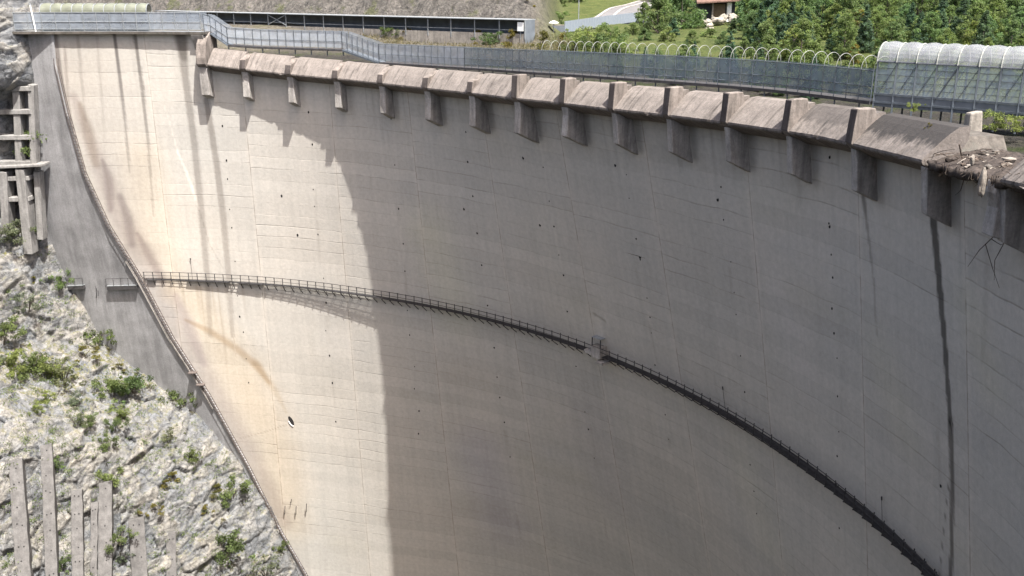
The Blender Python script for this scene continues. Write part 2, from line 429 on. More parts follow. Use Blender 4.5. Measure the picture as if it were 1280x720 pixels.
def build_wall():
    ph = np.arange(-11.0, PHJ1 + .01, .145)
    zt = ztop(ph); zb = -104.0
    nr = 480
    v = np.linspace(0, 1, nr)[:, None]
    Z = zt[None, :] + (zb - zt[None, :]) * v
    PH = np.repeat(ph[None, :], nr, 0)
    RR = rwall(PH, Z)
    p = np.radians(PH)
    P = np.stack([CX + RR * np.sin(p), CY + RR * np.cos(p), Z], -1)
    UU = U(PH)
    tone = np.ones(Z.shape + (3,))
    # --- weathering and painted shade, in metres along the face (u) and height (z)
    def stroke(px, w, col, soft=.5, fade=0.0, fade0=0.0, broken=0.0, jag=0.0, raw=False):
        pts = list(px) if raw else [hit(x, y) for x, y in px]
        pu = np.array([U(a) for a, b in pts]); pz = np.array([b for a, b in pts])
        ws = np.broadcast_to(np.asarray(w, float), (len(px),)) if np.ndim(w) else np.full(len(px), float(w))
        lo, hi = pu.min() - ws.max() * 2 - 1, pu.max() + ws.max() * 2 + 1
        cs = np.where((UU[0] > lo) & (UU[0] < hi))[0]
        if len(cs) == 0: return
        a, b = cs[0], cs[-1] + 1
        u = UU[:, a:b]; z = Z[:, a:b]
        best = np.full(u.shape, 1e9); bt = np.zeros(u.shape); bw = np.ones(u.shape)
        n = len(pu) - 1
        for i in range(n):
            du, dz = pu[i + 1] - pu[i], pz[i + 1] - pz[i]; L2 = du * du + dz * dz + 1e-9
            t = np.clip(((u - pu[i]) * du + (z - pz[i]) * dz) / L2, 0, 1)
            d = np.hypot(u - pu[i] - t * du, z - pz[i] - t * dz)
            m = d < best
            best[m] = d[m]; bt[m] = ((i + t) / n)[m]; bw[m] = (ws[i] + (ws[i + 1] - ws[i]) * t)[m]
        if jag:
            best = best + jag * (np.sin(z * 7.1 + u * 3) + np.sin(z * 3.3 + 1.7) + np.sin(z * 13.7)) / 3
        half = bw / 2
        k = 1 - sm(best, half * (1 - soft), half * (1 + soft))
        k = k * (1 - fade * bt) * (1 - fade0 * (1 - bt))
        if broken:
            k = k * (1 - broken * (rng.random(k.shape) * .6 + .4 * (np.sin(z * 5.1) * np.sin(z * 2.3 + u * 4) > -.2)))
        k = np.clip(k, 0, 1)[..., None]
        tone[:, a:b] *= 1 + k * (np.array(col) - 1)
    # black and grey seep streaks on the sunlit side
    stroke([(143, 42), (150, 100), (157, 160), (162, 215)], [.38, .45, .36, .25], (.30, .29, .30), .4, .65, jag=.05)
    stroke([(168, 42), (178, 110), (186, 190), (192, 270)], [.48, .48, .4, .25], (.34, .33, .33), .4, .7, jag=.05)
    stroke([(97, 45), (103, 110), (107, 150)], .4, (.72, .71, .71), .6, .5)
    stroke([(121, 45), (127, 120), (131, 190)], .3, (.8, .8, .8), .6, .6)
    stroke([(226, 45), (232, 100), (243, 180), (254, 290), (259, 345), (263, 420)], [1.5, 1.0, .9, .9, .8, .6], (.52, .505, .50), .45, .5, jag=.06)
    stroke([(226, 45), (230, 72)], [2.0, .9], (.62, .61, .6), .5)
    stroke([(258, 125), (270, 200), (279, 270), (286, 345), (291, 420)], [.8, .9, .9, .8, .6], (.58, .56, .55), .35, .45, jag=.05)
    stroke([(69, 45), (75, 90), (84, 150)], [.7, .6, .5], (.45, .43, .44), .5, .2)
    stroke([(81, 60), (84, 110), (91, 180)], [.35, .4, .4], (.66, .63, .63), .6, .3)
    stroke([(66, 40), (68, 100)], .5, (1.08, 1.06, 1.05), .4)  # lit strip by the joint, its light painted as a paler tone
    stroke([(70, 60), (95, 150), (130, 230), (150, 300)], [16, 16, 12, 8], (.80, .79, .785), .9)  # broad darkening to hold back strong sunlight here, with greyish dirt
    # smoky band to the right of the joint
    stroke([(92, 120), (118, 190), (150, 270), (185, 335), (222, 420), (262, 490), (312, 575), (352, 650)], [1.0, 2.0, 3.0, 3.6, 4.2, 4.4, 4.2, 3.0], (.80, .775, .785), .65)
    stroke([(128, 200), (136, 225), (138, 262)], [.4, 1.3, .8], (.72, .69, .7), .8)
    stroke([(150, 245), (160, 272), (165, 305)], [.8, 1.2, 1.0], (.70, .68, .70), .8)
    stroke([(172, 292), (186, 318), (203, 350)], [.5, 1.3, 1.1], (.74, .71, .72), .8)
    stroke([(100, 130), (110, 165), (120, 205)], [.6, 1.4, 1.0], (.78, .74, .7), .8)
    stroke([(220, 370), (238, 410), (255, 455)], [1, 1.8, 1], (.84, .82, .86), .8)
    # brown rust run
    stroke([(232, 400), (262, 414), (296, 436), (322, 458), (336, 478)], [.4, .9, 1.1, 1.1, .6], (.80, .735, .66), .8)
    stroke([(320, 455), (345, 490), (358, 516)], [1.4, 1.0, .4], (.88, .83, .76), .8, .5)
    # warm, yellowish patches
    stroke([(215, 365), (240, 375), (300, 470), (345, 560), (360, 650)], [3, 5, 7, 7, 6], (1.03, .965, .875), .9)
    stroke([(180, 200), (190, 290), (215, 340)], [5, 6, 4], (1.03, .985, .92), .9)
    # white efflorescence dribbling down a joint
    stroke([(204, 128), (214, 160), (222, 190)], .16, (1.30, 1.28, 1.26), .4, 0, .4, .6)
    stroke([(222, 190), (233, 215), (242, 240), (249, 262)], [.2, .4, .4, .25], (1.38, 1.36, 1.34), .4, 0, 0, .6)
    stroke([(249, 262), (262, 305), (284, 345)], .14, (.72, .70, .69), .4, .3, 0, .5)
    # lines
    stroke([(300, 548), (330, 540), (362, 530)], .1, (.72, .7, .68), .5, 0, .3)
    # drips below the catwalk
    for x, l in ((228, 25), (246, 40), (265, 50), (282, 30), (303, 40), (330, 18), (352, 14), (250, 70), (272, 110)):
        stroke([(x, 358), (x + l * .12, 358 + l)], .3, (.82, .79, .76), .7, .8)
    # shaded side: the black run below a corbel, and lesser ones
    stroke([(1166, 268), (1172, 330), (1181, 430), (1188, 530)], [.85, .75, .6, .5], (.21, .205, .20), .22, .1, jag=.04)
    stroke([(1188, 528), (1190, 600), (1190, 660), (1188, 740), (1186, 800)], [.52, .5, .45, .45, .45], (.32, .31, .305), .25, .1, jag=.03)
    stroke([(1186, 600), (1180, 660), (1174, 720)], .08, (.5, .5, .5), .5)
    stroke([(1078, 240), (1085, 290), (1092, 350), (1096, 420)], [.5, .32, .25, .2], (.55, .54, .53), .5, .6, jag=.05)
    stroke([(1078, 236), (1083, 270)], [.6, .3], (.68, .67, .66), .6, .4)
    for x, y, l in ((997, 222, 40), (916, 204, 30), (848, 188, 24), (783, 176, 20), (722, 168, 16), (660, 160, 14), (604, 150, 12)):
        stroke([(x, y - 12), (x + 3, y + l)], .5, (.80, .79, .78), .7, .8)
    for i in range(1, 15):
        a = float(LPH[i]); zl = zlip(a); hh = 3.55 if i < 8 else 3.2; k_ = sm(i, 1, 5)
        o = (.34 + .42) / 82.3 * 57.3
        stroke([(a + o, zl - .4), (a + o * 1.02, zl - 1.6), (a + o * 1.05, zl - hh - .5)], [1.5, 1.2, .85], (1 - .34 * k_, 1 - .33 * k_, 1 - .32 * k_), .75, .25, raw=True)  # soft shade and staining beside each corbel, painted into the tone
        stroke([(a - .1, zl - .2), (a + 5.2, zl - .2)], 1.9, (.86, .86, .86), .9, raw=True) if i > 3 else None  # shade under the lip painted as a darker band
        for j in range(3):
            b = a + random.uniform(.8, 4.6); l = random.uniform(1.5, 6)
            stroke([(b, zl - .5), (b + .03, zl - .5 - l)], random.uniform(.12, .4), (random.uniform(.74, .9),) * 3, .8, .8, raw=True) if i > 2 else None
    # lime and damp marks down the block joints of the shaded side
    for q in range(1, 9):
        b = 10.2 + 8.86 * q
        for j in range(7):
            zz = random.uniform(-72, -14); l = random.uniform(1.0, 5.0)
            c_ = random.choice([(1.12, 1.12, 1.11), (.80, .79, .78), (.86, .85, .84)])
            stroke([(b + random.uniform(-.12, .12), zz), (b + random.uniform(-.15, .15), zz - l)], random.uniform(.15, .5), c_, .8, .5, .2, .25, raw=True)
    # repaired panels and damp fields, block by block
    for j in range(38):
        b = 10.2 + 8.86 * random.uniform(.5, 8.6); zz = random.uniform(-80, -14); w_ = random.uniform(1.5, 4.5)
        g = random.uniform(.9, 1.08); stroke([(b, zz), (b + random.uniform(1, 6), zz + random.uniform(-.4, .4))], w_, (g, g, g * random.uniform(.97, 1.01)), .9, .4, .2, raw=True)
    stroke([(1240, 180), (1236, 300), (1228, 450)], .5, (.86, .85, .84), .8, .4)
    stroke([(850, 640), (885, 662), (920, 690), (950, 722)], .16, (1.14, 1.14, 1.13), .6, 0, 0, .3)
    stroke([(870, 600), (905, 618), (930, 640)], .14, (1.1, 1.1, 1.1), .6, 0, 0, .4)
    stroke([(742, 392), (752, 398), (757, 402)], .3, (.7, .7, .68), .6)
    stroke([(748, 400), (752, 430)], .9, (1.08, 1.08, 1.08), .6)
    stroke([(665, 676), (700, 694), (740, 708)], .12, (.8, .8, .8), .5, 0, 0, .5)
    for x, y, w in ((700, 330, 9), (880, 300, 8), (1000, 420, 7), (560, 330, 10), (760, 560, 10), (620, 600, 10), (950, 620, 8), (1120, 480, 6), (1230, 420, 5)):
        stroke([(x - 20, y - 40), (x + 10, y + 60)], w * .6, (random.uniform(.92, 1.07),) * 2 + (random.uniform(.95, 1.06),), .95)
    # uneven darker band just under the crest
    tz = (zt[None, :] - Z)
    k = (1 - sm(tz, .4, 3.2)) * (.18 + .14 * np.sin(UU * 2.1) * np.sin(UU * .77 + 1))
    tone[...] *= (1 - np.clip(k, 0, .4) * (PH > PHJ0))[..., None]
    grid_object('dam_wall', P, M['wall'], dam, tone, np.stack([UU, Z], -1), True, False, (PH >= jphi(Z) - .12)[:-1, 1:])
build_wall()

# crest body behind the aprons and the upstream face
def build_crest():
    for nm, a, b, top in (('crest_body', PHJ0, PHJ1, None), ('crest_body', -11.0, PHJ0 - .02, -6.0)):
        m = MB(); ph = np.linspace(a, b, int((b - a) / .6) + 2)
        for i in range(len(ph) - 1):
            q = []
            for x in (ph[i], ph[i + 1]):
                z = top if top is not None else zlip(x) + (1.2 if x < LPH[14] else .0)
                q.append([crest(x, 0.004, z - .002), crest(x, 3.6, z - .002), crest(x, 4.2, z - 16)])
            m.face([q[0][0], q[0][1], q[1][1], q[1][0]]); m.face([q[0][1], q[0][2], q[1][2], q[1][1]])
        m.build(nm, M['crest'], dam)
build_crest()

# spillway aprons, one per bay
def apron(pa, pb, broken=0.0, mat='apron'):
    n = 16; m = MB()
    prof = [(0, -1.0), (-1.5, -.28), (-1.6, -.15), (-1.6, 0), (-1.1, .52), (-.6, 1.0), (-.1, 1.43), (.4, 1.78), (1.1, 1.86), (1.1, 1.15)]
    L = [0]
    for i in range(1, len(prof)): L.append(L[-1] + math.hypot(prof[i][0] - prof[i - 1][0], prof[i][1] - prof[i - 1][1]))
    rows = []
    for k in range(n + 1):
        x = pa + (pb - pa) * k / n; z = zlip(x)
        row = []
        for j, (o, h) in enumerate(prof):
            nz = 0.022 * noise.noise((x * 2.3, j * .3, 1.0)) if j not in (0, 9) else 0
            chip = 0
            if j in (2, 3): chip = max(0, noise.noise((x * 3.1, 7.0, 2.0)) - .22) * .38 * (1 + broken * 2)
            row.append(crest(x, o + chip + nz * .3, z + h + nz - chip * .15))
        rows.append(row)
    for k in range(n):
        u0, u1 = U(pa + (pb - pa) * k / n), U(pa + (pb - pa) * (k + 1) / n)
        for j in range(len(prof) - 1):
            m.face([rows[k][j], rows[k + 1][j], rows[k + 1][j + 1], rows[k][j + 1]], 0, [(u0, L[j]), (u1, L[j]), (u1, L[j + 1]), (u0, L[j + 1])])
    m.face(list(reversed(rows[0]))); m.face(rows[-1])
    o = m.build('spillway_apron', M[mat], dam); return recalc(o)

def fin(phi, prof, w, name, mat, wob=.03, parent=None, front=None):
    m = MB(); n = len(prof)
    A = [crest(phi, o + random.uniform(-wob, wob), z + random.uniform(-wob, wob), -w / 2) for o, z in prof]
    B = [crest(phi, o + random.uniform(-wob, wob), z + random.uniform(-wob, wob), w / 2) for o, z in prof]
    m.prism(A, B)
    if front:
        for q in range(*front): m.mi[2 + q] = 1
    o = m.build(name, mat, parent or dam); recalc(o)
    b = o.modifiers.new('bevel', 'BEVEL'); b.width = .06; b.segments = 2
    return o

NB = len(LPH)
for i in range(NB - 1):
    if i == 14: continue
    a, b = LPH[i], LPH[i + 1]; hw = .42 / 82.3 * 57.3
    apron(a + hw * (2.0 if i == 0 else 1), b - (hw if i < 13 else -.2), 0.0 if i < 12 else .6, {12: 'apron_half', 13: 'apron_shade'}.get(i, 'apron'))
for i in range(1, NB - 1):
    a = LPH[i]; z = zlip(a)
    worn = i in (1, 5, 6)
    top = z + 2.2 + (.0 if i > 6 else -.28)
    if i < 14:
        pr = [(1.5, z - .2), (-1.3, z - .45), (-1.72, z - .02)]
        if i <= 6:
            r1 = random.uniform(-.12, .12)
            pr += [(-1.66, z + .45), (-1.5, z + .98 + r1), (-1.2, z + 1.12 + r1), (-.6, z + 1.3), (.1, z + 1.66), (1.5, z + 1.7)]
        else: pr += [(-1.62, z + .6), (-1.2, top - .35), (-1.1, top), (-.2, top + .02), (-.02, z + 1.45), (1.5, z + 1.35)]
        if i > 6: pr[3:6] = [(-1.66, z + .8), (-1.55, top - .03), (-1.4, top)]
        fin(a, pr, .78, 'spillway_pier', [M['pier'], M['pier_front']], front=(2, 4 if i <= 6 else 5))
    h = 3.55 if i < 8 else 3.2
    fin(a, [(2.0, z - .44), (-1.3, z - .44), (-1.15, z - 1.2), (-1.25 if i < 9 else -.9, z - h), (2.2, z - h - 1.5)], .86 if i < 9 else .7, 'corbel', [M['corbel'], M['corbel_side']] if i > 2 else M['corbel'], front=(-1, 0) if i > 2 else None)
# tall end pier where the crest steps up to the abutment
a = LPH[0]; z = zlip(a)
fin(a, [(2.0, z - .5), (-1.35, z - .5), (-1.75, z - .1), (-1.7, z + .7), (-1.25, z + 2.3), (-.5, -6.35), (.3, -5.75), (1.4, -5.72), (2.0, -6.4)], 1.25, 'end_pier', M['pier'])
fin(a, [(2.0, z - .5), (-1.35, z - .5), (-1.3, z - 1.2), (-1.2, z - 4.0), (2.2, z - 5.2)], 1.1, 'corbel', M['corbel'])
# small fillet left of the end pier
m = MB(); 
m.prism([crest(a - 1.0, -.9, -6.1), crest(a - 1.0, .5, -6.1), crest(a - 1.0, .5, -9)], [crest(a + .1, -.9, -6.1), crest(a + .1, .5, -6.1), crest(a + .1, .5, -9.2)])
recalc(m.build('gusset', M['corbel'], dam))

# ragged right end of the crest: last bay with its apron broken away
def broken_slab():
    a, b = LPH[14] + .3, 97.0; nk, nj = 110, 26
    P = np.zeros((nj, nk, 3))
    for k in range(nk):
        x = a + (b - a) * k / (nk - 1); z = zlip(min(x, 92))
        for j in range(nj):
            t = j / (nj - 1); o = -1.45 + 3.9 * t
            h = -.1 + .95 * t - .25 * t * t
            nz = noise.noise((x * 1.7, t * 7, 3)) * .16 + noise.noise((x * 5, t * 16, 5)) * .1
            e = 0
            if j == 0: e = .16 * noise.noise((x * 2.2, 0, 9)) + .1 * noise.noise((x * 8, 0, 4))
            P[j, k] = crest(x, o + e, z + h + nz)
    o = grid_object('broken_slab', P, M['debris'], dam, smooth=False)
    md = o.modifiers.new('thick', 'SOLIDIFY'); md.thickness = .45; md.offset = 1
    # make the thickness go downwards
    o.data.flip_normals() if o.data.polygons[0].normal.z < 0 else None
    md.offset = -1
broken_slab()

# abutment block (to the left of the joint)
def build_abut():
    zs = np.linspace(-5.9, -104, 200); ws = np.linspace(0, 17, 46)
    P = np.zeros((len(zs), len(ws), 3)); L = np.array([-.97, .24])
    for i, z in enumerate(zs):
        ph = float(jphi(z)); b = wallp(ph, -.35, z)
        for j, w in enumerate(ws):
            P[i, j] = (b[0] + L[0] * w, b[1] + L[1] * w, z)
    # return face to the dam wall
    back = np.zeros((len(zs), 1, 3))
    for i, z in enumerate(zs): back[i, 0] = wallp(float(jphi(z)) + .02, .3, z)
    P = np.concatenate([back, P], 1)
    grid_object('abutment_block', P, M['pulvino'], dam, smooth=False, flip=True)
    # pale kerb beside the stair
    m = MB()
    zz = np.linspace(-36, -58, 40)
    for z0, z1 in zip(zz[:-1], zz[1:]):
        p = wallp(float(jphi(z0)) - .30, -.42, z0); q = wallp(float(jphi(z1)) - .30, -.42, z1)
        m.beam(p, q, .25, .2)
    m.build('abutment_kerb', M['corbel'], dam)
build_abut()

def hit_abut(px, py):
    d = ray(px, py); lo, hi = 60.0, 200.0
    for _ in range(50):
        m = (lo + hi) / 2; q = d * m; b = wallp(float(jphi(q[2])), -.35, q[2])
        if q[1] < b[1] + .24 * (b[0] - q[0]) / .97: lo = m
        else: hi = m
    return Vector(d * lo)

# drain holes: dark pockets following the block joints
hole = MB(); n = 8
ring = [(math.cos(2 * math.pi * k / n) * .11, 0, math.sin(2 * math.pi * k / n) * .155) for k in range(n)]
hole.prism([(x, -.012, z) for x, y, z in ring], [(x, .15, z) for x, y, z in ring])
h0 = hole.build('drain_hole', M['hole'], dam, local=True)
cnt = 0
off = origin_of(dam)
def put_hole(ph, z, s, first=[True]):
    o = h0
    if not first[0]:
        o = h0.copy(); COL.objects.link(o); o.parent = dam
    first[0] = False
    o.location = Vector(wallp(ph, 0, z)) - off; o.rotation_euler = (0, 0, -R(ph)); o.scale = (s, 1, s)
for kx in range(8):
    ph = 10.2 + 8.86 * (kx + .0)
    z = -15.0 - random.uniform(0, 3)
    for q in range(11):
        put_hole(ph + random.uniform(-.18, .18), z, random.choice([.6, .75, .9, 1.0]) * (.85 if ph > 50 else 1.1)); cnt += 1
        z -= random.uniform(2.2, 6.2) if ph < 50 else random.uniform(1.7, 4.2)
for x, y in ((580, 261), (675, 281), (654, 197), (769, 206), (897, 249), (1037, 196), (1037, 283), (800, 321), (372, 294), (352, 245), (1176, 607)):
    ph, z = hit(x, y); put_hole(ph, z, 1.35 if x < 1000 else 1.0)

# window of an inspection gallery
ph, z = hit(364, 526)
m = MB(); ring = []
for k in range(16):
    t = 2 * math.pi * k / 16; x = .34 * math.cos(t); y = .72 * math.sin(t)
    ring.append((x * .9 - y * .42, y * .95 + x * .2))
m.prism([wallp(ph, -.02, z + b, a) for a, b in ring], [wallp(ph, .3, z + b, a) for a, b in ring])
gw = recalc(m.build('gallery_opening', M['hole'], dam))
m = MB(); pts = [wallp(ph, -.07, z + b, a) for a, b in ring[8:13]]
m.tube([wallp(ph, -.06, z + b * 1.12 - .02, a * 1.16 - .03) for a, b in ring[8:13]], .06, 6)
m.build('sill', M['white'], gw)
# bent steel hangers low on the sunlit face
for x, y in ((357, 637), (371, 637), (384, 634), (365, 625)):
    ph, z = hit(x, y); m = MB(); s = .5 if y < 630 else 1.0
    m.tube([wallp(ph, .02, z - .8 * s, -.3), wallp(ph, -.35, z - .55 * s, 0), wallp(ph, -.5, z + .2 * s, .12), wallp(ph, -.45, z + .9 * s, .2)], .055, 5)
    m.build('steel_hanger', M['dsteel'], dam)

# ------------------------------------------------------------------ catwalk across the face
ZD = -38.62
def OV(x): return float(np.interp(x, [3, 12, 22, 60], [.42, .6, .88, 1.1]))
def catwalk():
    root = thing('catwalk', wallp(40, -.6, ZD), 'long rusty steel catwalk with railing curving right across the dam face', 'catwalk')
    ph0, ph1 = 13.0, 100.0
    m = MB(); n = 190
    full = np.linspace(ph0, ph1, n)
    def strip(m, a, b, o0, o1, z0, z1, step=.5):
        k = max(2, int((b - a) / step) + 1); xs = np.linspace(a, b, k)
        for x0, x1 in zip(xs[:-1], xs[1:]):
            a0, a1, b0, b1 = o0 * OV(x0) / 1.2, o1 * OV(x0) / 1.2, o0 * OV(x1) / 1.2, o1 * OV(x1) / 1.2
            m.box8([wallp(x0, a0, z0) , wallp(x1, b0, z0), wallp(x1, b1, z0), wallp(x0, a1, z0), wallp(x0, a0, z1), wallp(x1, b0, z1), wallp(x1, b1, z1), wallp(x0, a1, z1)])
    # grating: bearing bars and cross bars
    for o in (-.2, -.45, -.7, -.95, -1.16): strip(m, ph0, ph1, o - .02, o + .02, ZD - .07, ZD)
    x = ph0
    while x < ph1:
        m.beam(wallp(x, -.16, ZD - .02), wallp(x, -OV(x), ZD - .02), .045, .03); x += .06
    m.build('deck_grating', M['dsteel'], root)
    # plated lengths near the abutment
    for xa, xb in ((185, 196), (235, 288), (299, 330)):
        m = MB(); a = hit(xa, 352)[0]; b = hit(xb, 352)[0]
        strip(m, a, b, -1.22, -.12, ZD - .16, ZD + .01); m.build('deck_plate', M['dsteel'], root)
    for o in (-.3, -1.1):
        m = MB(); strip(m, 1.2, ph0, o - .03, o + .03, ZD - .1, ZD); m.build('stringer', M['dsteel'], root)
    for zz, r in ((ZD + 1.05, .042), (ZD + .55, .03)):
        m = MB(); xs = np.linspace(1.0, ph1, 150)
        m.tube([wallp(x, -OV(x) + .01, zz + .03 * noise.noise((x * .9, zz, 0))) for x in xs], r, 5); m.build('handrail', M['dsteel'], root)
    pm = MB(); pm.beam((0, 0, -.1), (0, 0, 1.08), .075)
    p0 = pm.build('post', M['dsteel'], root, local=True)
    bm_ = MB(); bm_.beam((0, 1.2, -.95), (0, -.02, -.1), .085); bm_.beam((0, 1.2, -.12), (0, -.08, -.12), .09)
    b0 = bm_.build('bracket', M['dsteel'], root, local=True)
    ro = origin_of(root)
    for i in range(98):
        x = 1.1 + i * .875
        for k, src in enumerate((p0, b0)):
            o = src
            if i: o = src.copy(); COL.objects.link(o); o.parent = root
            o.location = Vector(wallp(x, -OV(x) + .01, ZD)) - ro; o.scale = (1, OV(x) / 1.2 if k else 1, 1); o.rotation_euler = (R(random.uniform(-2, 2)) if k == 0 else 0, 0, -R(x))
    for x, y, h in ((241, 345, 1.9), (908, 510, 1.4), (1105, 653, 1.0)):
        ph = hit(x, y)[0]; m = MB()
        m.tube([wallp(ph, -.15, ZD), wallp(ph, -.15, ZD + h + .9)], .02, 4)
        m.beam(wallp(ph, -.15, ZD + h + .9), wallp(ph, -.15, ZD + h + 1.2), .11, .09)
        m.build('lamp', M['dsteel'], root)
catwalk()

def platform(xa, xb, lab, back=0.0):
    # short stage bolted to the abutment face
    A = hit_abut(xa, 357) - Vector((0, .12, 0)); B = hit_abut(xb, 356) - Vector((0, .12, 0))
    root = thing('stage', tuple((A + B) / 2), lab, 'platform', 'short stages left of the stair')
    A = Vector(A); B = Vector(B); d = (B - A).normalized(); nrm = Vector((d.y, -d.x, 0)).normalized()
    m = MB(); c = [A + nrm * .3, B + nrm * .3, B - nrm * .9, A - nrm * .9]
    m.box8([p + Vector((0, 0, -.5)) for p in c] + c); m.build('deck', M['dsteel'], root)
    m = MB(); e = .012
    c2 = [p + Vector((0, 0, e)) for p in c]; m.box8(c2 + [p + Vector((0, 0, .05)) for p in c2]); m.build('cover_plate', M['galv'], root)
    n = max(2, int((B - A).length / 1.15) + 1)
    for i in range(n):
        p = A + (B - A) * (i / (n - 1)) + nrm * .27; m = MB(); m.beam(p, p + Vector((0, 0, 1.1)), .05); m.build('post', M['dsteel'], root)
    m = MB(); m.beam(A + nrm * .27 + Vector((0, 0, 1.1)), B + nrm * .27 + Vector((0, 0, 1.1)), .05); m.build('handrail', M['dsteel'], root)
platform(86, 106, 'short steel stage at the rock edge, left end of the catwalk line')
platform(135, 172, 'longer steel stage between the rock edge and the slanting stair')

# fallen handrail remains between the two stages
A = Vector(hit_abut(121, 372) - Vector((0, .25, 0))); r_ = thing('broken_ladder', tuple(A), 'broken piece of ladder hanging between the two stages', 'ladder')
m = MB(); m.tube([A, A + Vector((.25, 0, 1.0)), A + Vector((.1, .1, 2.0))], .05, 5); m.build('rail', M['dsteel'], r_)
m = MB(); m.tube([A + Vector((.4, 0, .3)), A + Vector((.5, 0, 1.1))], .04, 5); m.build('rung', M['dsteel'], r_)

# instrument cabin on the catwalk
def cabin():
    ph, z = hit(754, 440)
    root = thing('instrument_cabin', wallp(ph, -.8, ZD), 'small concrete instrument cabin with an open frame on top, halfway along the catwalk', 'cabin')
    def bx(m, t0, t1, o0, o1, z0, z1):
        m.box8([wallp(ph, o, ZD, t) + np.array((0, 0, zz)) if False else (lambda w: (w[0], w[1], ZD + zz))(wallp(ph, o, ZD, t)) for zz in (z0, z1) for t, o in ((t0, o0), (t1, o0), (t1, o1), (t0, o1))])
    m = MB(); bx(m, -.6, .68, -1.3, .3, -.25, .95); m.build('cabin_body', M['corbel'], root)
    m = MB(); bx(m, -.66, .74, -1.36, .3, .952, 1.04); m.build('cabin_slab', M['block'], root)
    for t in (-.58, .64):
        for o in (-1.2, .1):
            m = MB(); bx(m, t - .05, t + .05, o - .05, o + .05, 1.042, 2.0); m.build('frame_post', M['dsteel'], root)
    m = MB(); bx(m, -.66, .72, -1.26, .2, 2.002, 2.07); m.build('frame_top', M['galv'], root)
    m = MB(); bx(m, -1.9, -.62, -1.1, .3, -.2, .2); m.build('step_block', M['corbel'], root)
    m = MB(); bx(m, .3, 1.3, -1.5, .1, -.7, -.45); m.build('ledge', M['corbel'], root)
cabin()

# ------------------------------------------------------------------ stair down the joint
def stair():
    zs = np.linspace(-9, -103, 280)
    root = thing('steel_stair', wallp(float(jphi(-40)), -.9, -40), 'steep rusty steel stair running down the joint beside the grey abutment', 'stair')
    def pt(z, t, o): return Vector(wallp(float(jphi(z)) + t / 82.3 * 57.3, o, z))
    for t, o, nm in ((-.05, -.5, 'stair_string'), (.5, -.5, 'stair_string')):
        m = MB(); m.tube([pt(z, t, o) for z in zs], .055, 5); m.build(nm, M['stair'], root)
    for t, o in ((.52, -1.0),):
        m = MB(); m.tube([pt(z + .75, t, o) + Vector((0, 0, .0)) for z in zs], .035, 5); m.build('handrail', M['stair'], root)
    m = MB(); z = -16
    while z > -103:
        m.beam(pt(z, -.05, -.5), pt(z, .5, -.5), .12, .04); z -= .4
    props(m.build('treads', M['stair'], root), kind='stuff')
    pp = None
    for i in range(72):
        z = -17 - i * 1.19
        for t in (.52,):
            m = MB(); m.beam(pt(z, t, -.5), pt(z + .75, t, -1.0), .04); m.build('post', M['stair'], root)
    for x, y in ((236, 462), (246, 477)):
        ph, zz = hit(x, y); m = MB(); c = pt(zz, .2, -1.0); m.beam(c + Vector((-.5, 0, 0)), c + Vector((.6, 0, 0)), .8, .12); m.build('landing', M['stair'], root)
stair()

# ------------------------------------------------------------------ crest walkways, fences
def solve_line(pts, off):
    q = [hit(x, y, off(x) if callable(off) else off, True) for x, y in pts]
    return np.array([a for a, b in q]), np.array([b for a, b in q])

